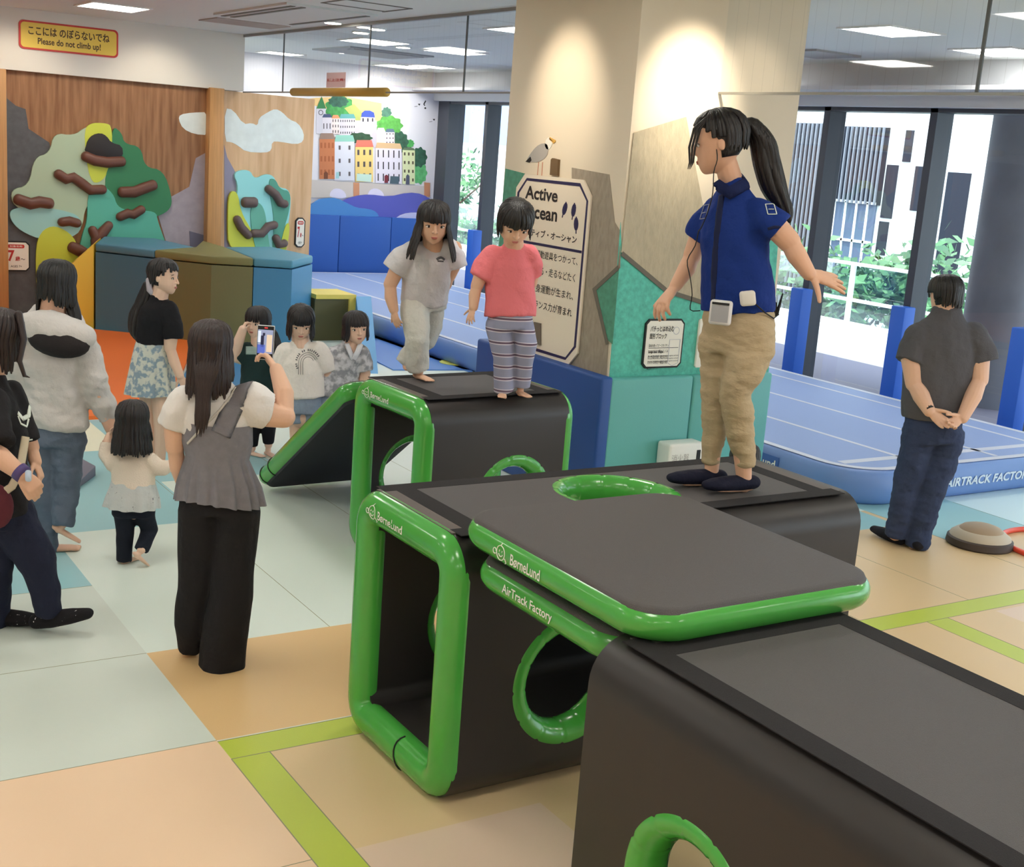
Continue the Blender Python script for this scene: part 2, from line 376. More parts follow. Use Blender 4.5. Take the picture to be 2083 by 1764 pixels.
hold(PW, [(145,502),(160,509),(172,516)], at_px(10), 'low brown branch hold beside the yellow foam ramp', HB, GR1)
t = thing('branch_hold', PW.at(PW.uv((195,490))), 'forked brown branch hold above the teal foam block', 'climbing hold', GR1)
b = MB(); 
for pth in ([(192,520),(195,485),(186,468)], [(195,490),(206,472),(218,458)]):
    b.tube([PW.at(PW.uv(p), .06) for p in pth], [.08, .065, .055], 12)
b.build('branch', HB, t, True)
o = panel('hollow_board', PW, [(172,300),(176,285),(186,274),(202,270),(214,276),(224,290),(246,296),(248,318),(232,322),(205,318),(180,315),(170,306)], .05, mat('black_board', (36,32,34), 0.6), None, .012, True, 1, .004)
tag(o, 'black cloud-shaped board on the wide tree panel', 'climbing panel')
for path, w, l in (([(542,384),(556,395),(566,412),(574,414)], 8, 'topmost grey brown hold of the angled wall, slanting down'),
                   ([(494,411),(512,411)], 10, 'square grey brown hold on the aqua leaf board'),
                   ([(478,446),(486,462),(500,477)], 8, 'leftmost grey brown hold on the lime leaf board'),
                   ([(512,474),(528,474),(540,460),(553,457)], 8, 'curled grey brown hold in the middle of the narrow tree'),
                   ([(557,484),(562,497),(573,494)], 8, 'lowest grey brown hold beside the white 7 sign')):
    hold(PR, path, at_px(w), l, HG, GR2)
# ------------------------------------------------------------------ signs
def sign(name, pl, px4, label, th=.02, border=M_black, c=.04, bw=.02, face=M_paper, off=0.0):
    (x0, y0), (x1, y1) = px4
    t = thing(name, pl.at(((x0+x1)/2, y0), off), label, 'sign')
    panel('board', pl, octa(x0,y0,x1,y1,c), th, border, t, off, False)
    panel('face', pl, octa(x0+bw,y0+bw,x1-bw,y1-bw,c*.8), .003, face, t, off+th, False)
    return t, off+th+.003
def sizes(pl, a, bb):
    p, q = pl.uv(a), pl.uv(bb); return ((min(p[0],q[0]), min(p[1],q[1])), (max(p[0],q[0]), max(p[1],q[1])))
M_yel = mat('sign_yellow', (232,200,84), 0.5)
s = sizes(PW, (38,104), (240,74)); (x0,y0),(x1,y1) = s
PH = Plane((0,15.42,0), (1,0,0)); x0,y0 = PH.uv((38,98)); x1,y1 = PH.uv((240,62))
t = thing('warning_sign', PH.at((x0,y0)), 'yellow warning sign with red border high on the white header wall', 'sign')
panel('board', PH, [(p[0]+(x0+x1)/2, p[1]+(y0+y1)/2) for p in rrect(x1-x0, y1-y0, .05)], .015, M_red, t, 0, False)
panel('face', PH, [(p[0]+(x0+x1)/2, p[1]+(y0+y1)/2) for p in rrect(x1-x0-.04, y1-y0-.04, .04)], .003, M_yel, t, .015, False)
b = MB(); add_text(b, 'ここには のぼらないでね', PH, ((x0+.1,y0+.16),(x1-.1,y1-.055)), off=.018, bold=.02); b.build('heading', mat('sign_brown_ink', (74,52,30), 0.6), t)
b = MB(); add_text(b, 'Please do not climb up!', PH, ((x0+.2,y0+.045),(x1-.2,y0+.135)), off=.018, bold=.02)
b.build('lettering', mat('sign_brown_ink', (74,52,30), 0.6), t)
for pl, a, bb, lab in ((PW, (4,551), (60,491), 'cream 7 years and up sign on the slate mountain at far left'),
                       (PR, (598,503), (620,443), 'white 7 years and up sign on the angled plywood wall')):
    t, of = sign('age_sign', pl, sizes(pl, a, bb), lab, bw=.015)
    (x0,y0),(x1,y1) = sizes(pl, a, bb); w, h = x1-x0, y1-y0
    panel('red_band', pl, [(p[0]+(x0+x1)/2, p[1]+y0+h*.83) for p in rrect(w*.6, h*.12, h*.05)], .002, M_red, t, of, False)
    b = MB(); add_text(b, '対象年齢', pl, ((x0+w*.27,y0+h*.795),(x0+w*.73,y0+h*.865)), off=of+.002, bold=.01); b.build('band_lettering', M_paper, t)
    b = MB(); add_text(b, '7', pl, ((x0+w*.2,y0+h*.33),(x0+w*.44,y0+h*.7)), off=of, bold=.03); b.build('number', M_red, t); b = MB(); add_text(b, '歳', pl, ((x0+w*.47,y0+h*.34),(x0+w*.64,y0+h*.5)), off=of, bold=.02); b.build('age_character', M_red, t)
    b = MB(); add_text(b, '～', pl, ((x0+w*.66,y0+h*.38),(x0+w*.82,y0+h*.43)), off=of, bold=.01); add_text(b, 'AGES 7+', pl, ((x0+w*.3,y0+h*.13),(x0+w*.7,y0+h*.2)), off=of, bold=.01); b.build('small_lettering', M_black, t)
# ------------------------------------------------------------------ column with graphics and pads
b = MB(); b.box((5.0,6.6,0), (6.42,8.08,CEIL)); struct(b.build('column', M_col), 'thick cream column with seaside graphics')
ROCK = mat('rock_print', (160,148,132), 0.85, bump=1.0, bscale=14, stretch=(2.5,2.5,1), var=.12, vscale=14)
ROCK2 = mat('rock_print_pale', (186,174,150), 0.85, bump=1.0, bscale=14, stretch=(2.5,2.5,1), var=.08, vscale=14)
TEAL = mat('teal_print', (92,190,172), 0.7, bump=.3, bscale=60, var=.18, vscale=28); TEAL2 = mat('green_teal_print', (84,150,126), 0.7, var=.15, vscale=28)
EDGE = mat('rock_edge', (110,104,94), 0.8)
decal('rock_graphic', PD, [(1288,270),(1394,238),(1440,480),(1450,620),(1400,603),(1355,590),(1262,513)], ROCK2, 'pale rough rock graphic on the right face of the column', 'wall graphic', off=.006)
decal('sea_graphic', PD, [(1262,452),(1264,520),(1355,594),(1450,620),(1520,520),(1583,480),(1562,768),(1239,768)], TEAL, 'speckled turquoise sea graphic above the teal pads', 'wall graphic')
b = MB(); stroke(b, PD, [(1263,515),(1355,592),(1450,622)], .03, .002, .011, px=True); tag(b.build('rock_edge_line', EDGE), 'grey brown line along the lower edge of the pale rock', 'wall graphic')
decal('rock_graphic', PC, [(1164,341),(1240,355),(1251,452),(1262,470),(1262,545),(1214,588),(1238,700),(1234,768),(1150,768),(1150,742),(1163,742)], ROCK, 'brown grey rock graphic along the column corner beside the sign', 'wall graphic')
decal('sea_graphic', PC, [(1261,546),(1213,590),(1236,690),(1248,700)], TEAL2, 'dark green triangle graphic at the column corner', 'wall graphic', off=.006)
decal('sea_graphic', PC, [(1029,343),(1068,353),(1056,400),(1052,560),(1010,560)], TEAL2, 'green rock graphic left of the column sign', 'wall graphic')
b = MB(); stroke(b, PC, [(1261,544),(1212,589),(1238,700)], .03, .002, .011, px=True); tag(b.build('rock_edge_line', EDGE), 'grey line around the dark green triangle at the corner', 'wall graphic')
# big sign
X0, Z0, X1, Z1 = -7.87, .905, -6.94, 2.16
t = thing('information_sign', PC.at((-7.4, Z0), .004), 'tall cream sign with navy border on the left face of the column', 'sign')
panel('board', PC, octa(X0,Z0,X1,Z1,.1), .012, mat('sign_cream', (242,228,208), 0.6), t, .008, False)
b = MB(); stroke(b, PC, octa(X0+.035,Z0+.04,X1-.035,Z1-.035,.1), .018, .002, .02, closed=True); b.build('border', M_navy, t)
b = MB(); add_text(b, 'Active', PC, ((1073,404),(1141,385)), off=.02, bold=.026, px=True); add_text(b, 'Ocean', PC, ((1071,442),(1140,423)), off=.02, bold=.026, px=True)
r0 = PC.uv((1179,497)); r1 = PC.uv((1179,480)); add_text(b, 'アクティブ・オーシャン', PC, ((X0+.11,r0[1]),(r1[0],r1[1])), off=.02, bold=.02)
b.build('heading', mat('sign_dark_ink', (40,36,36), 0.6), t)
b = MB(); p = PC.uv((1183,512)); stroke(b, PC, [(X0+.1,p[1]),(p[0]+.03,p[1])], .018, .002, .02); b.build('rule', M_navy, t)
b = MB()
for s_, (xr, yb, yt) in zip(('いろんな運動遊具をつかって、', '登る・転がる・走るなどたく', 'さんの全身運動が生まれ、', '楽しいバランス力が育まれ'), ((1181,541,524),(1176,575,557),(1172,612,594),(1169,646,628))):
    r0 = PC.uv((xr,yb)); r1 = PC.uv((xr,yt)); add_text(b, s_, PC, ((X0+.11,r0[1]),(r1[0],r1[1])), off=.02, bold=.004)
b.build('body_lettering', M_black, t)
b = MB()
for px, a in (((1154,425),20), ((1172,428),8), ((1177,456),-8)):
    c = PC.uv(px); a = math.radians(a); sh = [(c[0]+x*math.cos(a)+z*math.sin(a), c[1]-x*math.sin(a)+z*math.cos(a)) for x, z in circ((0,0), .026, 12, .045)]
    add_panel(b, PC, sh, .002, .02); stroke(b, PC, [(c[0]-.065*math.sin(a), c[1]-.065*math.cos(a)), (c[0]+.03*math.sin(a), c[1]+.05*math.cos(a))], .008, .003, .02)
b.build('feather_print', M_navy, t)
panel('dark_square', PC, [(1093,655),(1106,658),(1106,702),(1092,698)], .012, mat('bracket_grey', (110,100,90), 0.6), t, .02)
# gull
t = thing('gull_graphic', PC.at(PC.uv((1100,360))), 'grey gull print standing on top of the column sign', 'wall graphic')
panel('body', PC, [(1070,328),(1084,306),(1098,293),(1112,291),(1117,302),(1112,320),(1096,330),(1080,330)], .003, mat('gull_grey', (176,170,164), 0.8), t, 0, True, 1)
panel('head', PC, [(1108,296),(1112,282),(1120,278),(1126,284),(1122,300),(1114,306)], .002, M_paper, t, .001, True, 1)
panel('tail', PC, [(1070,329),(1080,319),(1082,326),(1078,331)], .003, M_black, t, .003)
b = MB(); stroke(b, PC, [(1119,281),(1131,288)], .016, .003, .003, px=True); stroke(b, PC, [(1119,282),(1128,291)], .01, .003, .003, px=True); b.build('beak', mat('beak_orange', (222,170,80), 0.6), t)
b = MB(); stroke(b, PC, [(1096,330),(1093,360)], .008, .002, 0, px=True); stroke(b, PC, [(1104,330),(1102,361)], .008, .002, 0, px=True); b.build('legs', mat('gull_leg', (206,140,110), 0.6), t)
o = panel('cable_box', PC, [(1125,325),(1128,322),(1140,325),(1138,358),(1123,356)], .02, mat('brown_box', (112,88,60), 0.6)); tag(o, 'small brown box on the column above the tall sign', 'box')
# small signs on the right face
sz = sizes(PD, (1302,749), (1391,648)); (x0,y0),(x1,y1) = sz; w, h = x1-x0, y1-y0
t, of = sign('information_sign', PD, sz, 'small white notice with black border on the turquoise column face', th=.012, bw=.012, c=.03, off=.005)
b = MB(); add_text(b, 'パチっとはめ込む', PD, ((x0+.04,y1-.085),(x0+w*.72,y1-.045)), off=of, bold=.02); add_text(b, '図形ブロック', PD, ((x0+.04,y1-.135),(x0+w*.55,y1-.095)), off=of, bold=.02)
for k, s_ in enumerate(('自由を使ってピースをパチッ', 'とつなげると、新たにしくみ', 'めい作品の完成！遊びながら', 'カタチの特性や構造の理', '解を深めていきます')):
    add_text(b, s_, PD, ((x0+.04,y1-.19-.038*k),(x0+w*(.62 if k < 4 else .42),y1-.168-.038*k)), off=of, bold=.005)
add_text(b, 'Snap and Shape', PD, ((x0+.04,y0+.098),(x0+w*.5,y0+.122)), off=of, bold=.02)
for k in range(3): add_text(b, 'Use your whole body to snap the pieces together and build', PD, ((x0+.04,y0+.042+.018*k),(x0+w*.9,y0+.053+.018*k)), off=of)
stroke(b, PD, [(x0+.04,y0+.138),(x1-.04,y0+.138)], .003, .001, of)
b.build('lettering', M_black, t)
b = MB(); c = (x1-.07,y1-.08); stroke(b, PD, circ(c,.025,14), .004, .001, of, closed=True); stroke(b, PD, [(x1-.12,y1-.14),(x1-.03,y1-.14),(x1-.03,y1-.3),(x1-.08,y1-.32),(x1-.12,y1-.3)], .004, .001, of, closed=True); b.build('drawing', mat('pale_grey_ink', (190,190,196), 0.6), t)
x0, y0 = PD.uv((1410,747)); x1, y1 = PD.uv((1500,648))
t, of = sign('information_sign', PD, ((x0,y0),(x1,y1)), 'white notice mostly hidden behind the woman in blue', th=.012, bw=.004, c=.01, border=M_paper, off=.005)
# pads
TP = mat('teal_pad', (98,176,172), 0.45, bump=.05, bscale=90); BP = mat('blue_pad', (36,78,150), 0.5, bump=.05, bscale=90)
def padbox(name, a, c, m, label, grp=None, r=.02, cat='wall pad'):
    b = MB(); b.box(a, c); o = b.build(name, m); bevel(o, r, 3); return tag(o, label, cat, grp)
padbox('wall_pad', (4.98,6.53,0), (5.685,6.6,.905), TP, 'teal pad on the column behind block and girl in pink', 'teal column pads')
padbox('wall_pad', (5.69,6.53,0), (6.42,6.6,.905), TP, 'teal pad on the column behind the legs of the woman in blue', 'teal column pads')
padbox('wall_pad', (4.9,6.53,0), (4.998,8.14,.915), BP, 'navy blue pad along the left face of the column')
x0, z0 = PD.uv((1338,932)); x1, z1 = PD.uv((1413,884))
t = thing('extinguisher_box', V(5.55,6.47,0), 'white fire extinguisher box standing against the teal column pads', 'box')
b = MB(); b.box((x0*.985,6.38,0), (x1*.985,6.525,z1)); o = b.build('case', mat('box_white', (236,236,230), 0.4), t); bevel(o, .02, 3)
PE = Plane((0,6.38,0), (1,0,0)); b = MB(); add_text(b, '消火器', PE, ((x0*.985+.02,z1-.13),(x0*.985+.17,z1-.07)), off=.0005, bold=.0); b.build('lettering', mat('grey_ink', (176,172,168), 0.6), t)
b = MB(); b.box((x1*.985-.07,6.375,z1-.2), (x1*.985-.04,6.381,z1-.05)); b.build('slot', M_black, t)
# ------------------------------------------------------------------ glass bulkhead and rail
GL = glass_mat('bulkhead_glass', (.93,.955,.97,1), .05, .1)
M_rail = mat('rail_grey', (150,152,150), 0.4, metal=.4)
b = MB()
for k, (y0, y1) in enumerate(((-4,.9),(.92,2.72),(2.74,4.55),(4.57,6.6),(8.1,9.98),(10.0,11.9),(11.92,14.15),(14.17,15.42))):
    b2 = MB(); b2.add([(5.7,y0,2.79),(5.7,y1,2.79),(5.7,y1,CEIL),(5.7,y0,CEIL)], [(0,1,2,3)])
    o = b2.build('window_%d' % (k+1), GL); struct(o)
    if k: b.box((5.695,y0-.02,2.79), (5.705,y0,CEIL))
struct(b.build('trim_1', mat('glass_joint', (90,96,98), 0.4)))
b = MB(); b.box((5.69,-4,2.775), (5.71,6.6,2.79)); b.box((5.69,8.08,2.775), (5.71,15.42,2.79)); b.box((5.68,8.08,CEIL-.03), (5.72,15.42,CEIL)); b.box((5.68,-4,CEIL-.03), (5.72,6.6,CEIL))
struct(b.build('trim_2', M_rail))
p0, p1 = onx((597,184), 5.7), onx((786,187), 5.7)
b = MB(); b.tube([V(5.7,p0.y,2.785), V(5.7,p1.y,2.785)], [.045,.045], 14, round_end=False); o = b.build('padded_bar', mat('gold_foam', (206,164,74), 0.5), None, True); tag(o, 'yellow padded tube along the lower edge of the glass', 'padded bar')
PG = Plane((5.69,0,0), (0,-1,0)); x0, y0 = PG.uv((664,178)); x1, y1 = PG.uv((704,147))
t = thing('warning_sign', PG.at((x0,y0)), 'small pink overhead caution notice on the glass above the yellow bar', 'sign')
panel('face', PG, [(x0,y0),(x1,y0),(x1,y1),(x0,y1)], .003, mat('pale_pink', (236,206,210), 0.6), t, 0, False)
b = MB(); add_text(b, '頭上注意!', PG, ((x0+.02,y0+.06),(x1-.02,y1-.06)), off=.003, bold=.02); b.build('lettering', M_red, t)
# ------------------------------------------------------------------ window wall
MY = [10.06+1.42*k for k in range(-5, 7)]
b = MB(); b.box((10.1,-4,3.03), (10.6,18.65,CEIL)); b.box((9.7,-4,3.16), (10.1,18.65,3.2)); struct(b.build('wall_window_header', mat('soffit_white', (204,206,210), 0.6)))
WG = glass_mat('window_glass', (.88,.93,.95,1), .03)
b = MB(); b.box((10.22,-4,2.99), (10.45,18.65,3.03)); b.box((10.22,-4,0), (10.45,18.65,.05)); struct(b.build('trim_3', M_mull))
for k, y in enumerate(MY[:-1]):
    b = MB(); b.add([(10.4,y,0.05),(10.4,MY[k+1],0.05),(10.4,MY[k+1],3.0),(10.4,y,3.0)], [(0,1,2,3)]); struct(b.build('window_%d' % (k+11), WG))
for y in MY:
    b = MB(); b.box((10.22,y-.045,0.0), (10.46,y+.045,3.03)); o = b.build('window_mullion', M_mull); struct(o)
b = MB(); b.box((10.2,18.3,0), (10.5,18.65,3.03)); struct(b.build('window_mullion', M_mull))
PB = mat('post_pad_blue', (46,104,206), 0.5, bump=.04, bscale=90)
names = ['pad post at the right edge of the photo', 'pad post left of the man in grey', 'pad post below the outstretched hand of the woman in blue']
for k, y in enumerate(MY):
    if y < 6.4 or y > 17.6: continue
    b = MB(); b.box((10.06,y-.12,0), (10.22,y+.06,1.09)); o = b.build('post_pad', PB); bevel(o, .012, 2)
    lab = {3: 'tall blue pad post at the right behind the man in grey', 4: 'tall blue pad post directly left of the man in grey', 5: 'tall blue pad post under the outstretched hand of the woman in blue'}.get(k)
    tag(o, lab or {6: 'blue window pad post hidden behind the column, nearest the hand', 7: 'blue window pad post behind the column', 8: 'blue window pad post far behind the column', 9: 'blue pad post beside the head of the girl in pink', 10: 'blue pad post beside the head of the long haired girl'}.get(k, 'blue window pad post'), 'post pad', 'blue pads on the window posts')
# ------------------------------------------------------------------ far wall: blue pads, waves, town mural
PF = Plane((0,18.55,0), (1,0,0)); FP = mat('royal_pad', (40,92,178), 0.5, bump=.04, bscale=60)
xs_ = [PF.uv((p,440))[0] for p in (600,690,795,895)] + [10.1]; zt = PF.uv((690,438))[1]
for k in range(4):
    b = MB(); b.box((xs_[k],18.5,0), (xs_[k+1]-.006,18.65,zt)); o = b.build('wall_pad', FP); bevel(o, .015, 2)
    tag(o, ('blue wall pad beside the angled plywood wall', 'blue wall pad under the light blue wave', 'blue wall pad behind the long haired girl', 'blue wall pad in the far corner by the window')[k], 'wall pad', 'royal blue pads on the far wall')
PM = PT
def wave(pts, c, lab, off): return tag(panel('wave_board', PM, pts, .05, mat('wave_%d_%d_%d' % c, c, .5), None, off, True, 1), lab, 'wall board')
wave([(600,440),(640,405),(660,402),(680,402),(700,412),(720,422),(745,424),(760,430),(766,442)], (74,138,206), 'light blue wave board above the blue pads', .06)
wave([(690,410),(720,398),(750,395),(790,400),(830,391),(856,394),(880,410),(900,420),(905,446),(690,440)], (88,92,186), 'violet wave board above the blue pads', .002)
wave([(797,446),(815,434),(840,431),(870,434),(885,448)], (196,196,232), 'small lilac wave board beside the girl', .055)
t = thing('town_mural', PM.at(PM.uv((760,375))), 'painted hillside town with trees, houses and a viaduct on the far wall', 'mural')
def mp(name, pts, c, off=.002, sm=0, m=None): return panel(name, PM, pts, .002, m or mat('mural_%d_%d_%d' % c, c, .8), t, off, True, sm)
def tree_m(pts, c, off): mp('tree', pts, c, off, 1, mat('mural_tree_%d_%d_%d' % c, c, .8, var=.25, vscale=16))
def blob(x0, y0, x1, y1, k=9, ph=0.0):
    cx, cy, rx, ry = (x0+x1)/2, (y0+y1)/2, (x1-x0)/2, (y1-y0)/2
    return [(cx+rx*(1+.10*math.cos(k*a+ph))*math.cos(a), cy+ry*(1+.10*math.cos(k*a+ph))*math.sin(a)) for a in [2*math.pi*i/36 for i in range(36)]]
mp('house', [(600,205),(642,199),(700,196),(776,210),(777,250),(730,250),(700,230)], (236,202,140), .001)
tree_m(blob(662,195,720,245), (70,150,84), .003); tree_m(blob(668,195,708,218), (54,98,84), .004)
mp('house', [(700,220),(720,212),(735,228),(735,245),(722,245)], (176,186,110), .005)
tree_m(blob(765,236,818,276), (96,176,84), .004); tree_m(blob(776,218,796,242), (82,130,112), .003); tree_m(blob(796,268,830,310), (54,96,76), .006); tree_m(blob(825,284,842,300), (78,166,90), .005)
tree_m(blob(838,300,868,340), (50,96,76), .005); tree_m(blob(838,330,868,374), (98,184,118), .004)
def house(x0, y0, x1, y1, c, off, rows=0, cols=0, wc=(60,60,70), ww=.3, wh=.5, roof=None, top=0, sk=0):
    mp('house', [(x0,y0),(x1,y0+sk),(x1,y1+sk),(x0,y1)], c, off)
    if roof: mp('roof', [(x0,y0+1),(x0+3,y0-top),(x1-3,y0-top+sk),(x1+1,y0+1+sk)], roof, off+.001)
    if rows:
        bb = MB(); dx, dy = (x1-x0)/cols, (y1-y0)/rows
        for i in range(cols):
            for j in range(rows):
                cx, cy = x0+dx*(i+.5), y0+dy*(j+.5)+sk*(i+.5)/cols
                add_panel(bb, PM, [(cx-dx*ww/2,cy-dy*wh/2),(cx+dx*ww/2,cy-dy*wh/2),(cx+dx*ww/2,cy+dy*wh/2),(cx-dx*ww/2,cy+dy*wh/2)], .001, off+.003, True)
        bb.build('window_row', mat('mural_%d_%d_%d' % wc, wc, .8), t)
house(643,220,662,272,(206,206,218),.006); mp('steeple', [(643,221),(654,196),(663,221)], (60,128,80), .007)
bb = MB(); stroke(bb, PM, circ(PM.uv((652,229)), .035, 14), .01, .001, .009, closed=True); bb.build('clock', M_mull, t)
house(655,238,674,275,(210,208,220),.008,1,3,ww=.25,wh=.3,roof=(70,84,120),top=6)
house(674,240,690,273,(224,214,216),.009,3,3,ww=.3,roof=(226,150,110),top=6); house(690,240,722,276,(206,204,216),.009,3,7,ww=.35,wh=.35,roof=(96,164,166),top=8)
house(722,245,766,300,(200,196,212),.008); house(733,238,762,250,(220,220,230),.011,1,3,ww=.3,wh=.6)
mp('dome', [(734,238),(735,230),(741,225),(752,225),(760,229),(762,239)], (64,88,178), .012)
mp('arch', circ((744,268),13,16,11), (236,226,236), .011)
house(765,268,783,300,(232,216,212),.010,2,4,wc=(244,234,220),ww=.4,roof=(236,222,214),top=8); house(783,268,802,294,(230,216,226),.010,3,3,ww=.3,wh=.3,roof=(96,120,140),top=6)
tree_m(blob(704,270,756,292), (52,84,62), .0125)
house(649,282,680,364,(196,124,84),.013,3,4,wc=(172,100,64),ww=.5,wh=.4,roof=(150,126,116),top=11); mp('arch_door', [(658,364),(658,352),(662,348),(666,352),(666,364)], (120,72,50), .016)
house(680,287,720,367,(214,218,232),.013,3,2,wc=(96,92,98),ww=.2,wh=.32,roof=(142,200,188),top=12); mp('door', [(683,350),(689,350),(689,363),(682,363)], (160,206,212), .016)
house(722,298,758,370,(234,206,128),.014,3,3,wc=(86,80,84),ww=.35,wh=.45,roof=(214,120,104),top=13); mp('shop_front', [(725,353),(755,355),(754,370),(724,368)], (196,226,216), .018)
house(763,300,816,372,(226,222,236),.014,3,5,wc=(44,40,50),ww=.2,wh=.62,roof=(212,180,140),top=10,sk=2)
mp('door', [(781,372),(781,358),(785,355),(789,358),(788,372)], (124,50,62), .019); mp('garage', [(793,358),(811,359),(810,374),(792,373)], (78,100,112), .019)
house(818,304,843,374,(214,222,176),.015,4,3,wc=(90,84,66),ww=.4,wh=.35,roof=(96,120,92),top=4,sk=1); mp('door', [(824,375),(825,358),(828,354),(832,358),(832,375)], (84,90,110), .019)
mp('viaduct', [(600,364),(640,366),(721,371),(872,379),(871,402),(600,402)], (206,198,192), .012)
for x in (718, 862): mp('viaduct_pier', [(x,371),(x+12,372),(x+12,400),(x,400)], (206,146,110), .015)
for x in (686, 763): mp('viaduct_arch', [(x-17,402),(x-15,390),(x-6,383),(x+6,384),(x+16,392),(x+18,404)], (224,220,240), .016, 1)
for px in ((852,212),(882,243)):
    t2 = thing('gull_graphic', PM.at(PM.uv(px)), 'flying gull print left of the far window, ' + ('upper one' if px[0] < 870 else 'lower one'), 'wall graphic', 'flying gulls on the far wall')
    bb = MB(); add_panel(bb, PM, [(px[0]-2,px[1]-1),(px[0]+3,px[1]-1),(px[0]+1,px[1]+3)], .002, .001, True); stroke(bb, PM, [(px[0]+14,px[1]-7),(px[0]+10,px[1]),(px[0]+12,px[1]+3)], .02, .002, .001, px=True); add_panel(bb, PM, circ((px[0]+13,px[1]+8),2,8), .002, .001, True)
    stroke(bb, PM, [(px[0]-9,px[1]+5),(px[0]-3,px[1]+4)], .006, .002, .001, px=True); bb.build('wings', M_black, t2)
# ------------------------------------------------------------------ ceiling fittings
M_diff = mat('lamp_diffuser', (255,250,240), 0.5, emit=PANEL_L); M_fr = mat('lamp_frame', (236,238,238), 0.5)
def lamp(x, y, lx, ly, label, grp='square ceiling light panels'):
    t = thing('ceiling_light', V(x,y,CEIL), label, 'ceiling light', grp)
    b = MB(); fz = CEIL-.012
    for a, c in (((x-lx/2-.03,y-ly/2-.03),(x+lx/2+.03,y-ly/2)),((x-lx/2-.03,y+ly/2),(x+lx/2+.03,y+ly/2+.03)),((x-lx/2-.03,y-ly/2),(x-lx/2,y+ly/2)),((x+lx/2,y-ly/2),(x+lx/2+.03,y+ly/2))):
        b.box((a[0],a[1],fz), (c[0],c[1],CEIL))
    b.build('frame', M_fr, t)
    b = MB(); b.box((x-lx/2,y-ly/2,CEIL-.006), (x+lx/2,y+ly/2,CEIL-.002)); b.build('diffuser', M_diff, t)
GH = 'ceiling light panel outside the view over the near floor'
lamp(3.68,13.8,.56,.66,'bright square ceiling light panel in front of the white header wall')
lamp(6.8,14.1,.58,.68,'bright ceiling light panel just behind the glass left of the column'); lamp(7.92,14.15,.6,.5,'twin tube ceiling light panel behind the glass, nearer the column'); lamp(9.1,17.9,.6,.6,'ceiling light panel above the pink caution notice')
lamp(9.25,17.2,.55,.45,'ceiling light panel behind the glass, straight below the twin tube panel'); lamp(6.72,10.8,.4,.5,'ceiling light panel against the left edge of the column'); lamp(8.0,7.3,.58,.5,'ceiling light panel right of the column'); lamp(9.5,7.4,.55,.6,'ceiling light panel at the top right edge of the photo')
lamp(9.4,11.0,.55,.5,'ceiling light panel just right of the column above the window'); lamp(7.2,18.0,.5,.5,'ceiling light panel close to the far wall')
for x in (-3.6,-1.2,1.25,3.7):
    for y in (-1.5,2.0,5.6,9.2): lamp(x,y,.6,.6,GH)
for y in (-1.5,2.2): 
    for x in (6.6,9.0): lamp(x,y,.6,.6,GH)
M_dn = mat('downlight_lens', (255,246,228), 0.5, emit=22)
def down(px, label):
    p = onz(px, CEIL); t = thing('downlight', V(p.x,p.y,CEIL), label, 'downlight', 'round downlights')
    b = MB(); b.prism([V(p.x+q[0],p.y+q[1],CEIL-.012) for q in circ((0,0),.1,20)], [V(p.x+q[0],p.y+q[1],CEIL) for q in circ((0,0),.1,20)]); b.build('trim', M_fr, t)
    b = MB(); b.prism([V(p.x+q[0],p.y+q[1],CEIL-.016) for q in circ((0,0),.082,20)], [V(p.x+q[0],p.y+q[1],CEIL-.012) for q in circ((0,0),.082,20)]); b.build('lens', M_dn, t)
for px, l in (((677,45),'round downlight in front of the glass'),((734,65),'round downlight behind the glass, left of a pair'),((767,58),'round downlight behind the glass, right of a pair'),((820,95),'round downlight at the end of the bright panel'),((699,106),'round downlight above the pink caution notice')): down(px, l)
t = thing('air_vent', V(4.95,12.1,CEIL), 'square air conditioner grille in the ceiling left of the glass', 'air vent')
b = MB(); b.box((4.5,11.15,CEIL-.02), (5.4,13.1,CEIL)); b.build('panel', mat('vent_white', (214,218,218), 0.6), t)
b = MB()
for x in (4.56,4.66,5.3): b.box((x,11.2,CEIL-.026), (x+.045,13.05,CEIL-.02))
b.build('slot', mat('vent_dark', (120,120,116), 0.7), t)
b = MB(); b.box((4.68,13.5,CEIL-.01), (5.5,14.1,CEIL)); o = b.build('ceiling_panel', mat('taupe_panel', (176,164,158), 0.7)); tag(o, 'taupe access panel in the ceiling beside the header wall', 'ceiling panel')
b = MB()
for a in (((4.68,10.3),(4.7,10.8)),((5.3,10.3),(5.32,10.86)),((4.68,10.3),(5.32,10.32)),((4.68,10.8),(5.32,10.82))): b.box((a[0][0],a[0][1],CEIL-.006),(a[1][0],a[1][1],CEIL))
o = b.build('ceiling_hatch', mat('vent_dark', (120,120,116))); tag(o, 'thin framed hatch outline in the ceiling by the glass', 'ceiling panel')
b = MB(); b.box((7.0,15.2,CEIL-.02), (8.2,16.4,CEIL)); b.box((7.1,15.3,CEIL-.03), (8.1,15.5,CEIL-.02)); o = b.build('air_vent', mat('vent_grey', (150,154,158), 0.6)); tag(o, 'grey ceiling vent seen through the glass', 'air vent')
b = MB(); b.box((8.9,9.0,CEIL-.02), (9.5,9.6,CEIL)); o = b.build('air_vent', mat('vent_grey', (150,154,158), 0.6)); tag(o, 'grey ceiling vent right of the column', 'air vent')
def spot(loc, aim, e, size, c=(1,.87,.68), blend=.8):
    d = bpy.data.lights.new('spot', 'SPOT'); d.energy = e; d.spot_size = math.radians(size); d.spot_blend = blend; d.color = c; d.shadow_soft_size = .05
    o = bpy.data.objects.new('spot_lamp', d); COL.objects.link(o); o.location = loc; o.rotation_euler = (V(*aim)-V(*loc)).to_track_quat('-Z','Y').to_euler()
spot((5.45,5.6,CEIL-.05), (5.45,6.6,2.72), 150, 50, blend=1); spot((4.0,7.35,CEIL-.05), (5.0,7.35,2.68), 70, 52, blend=1)
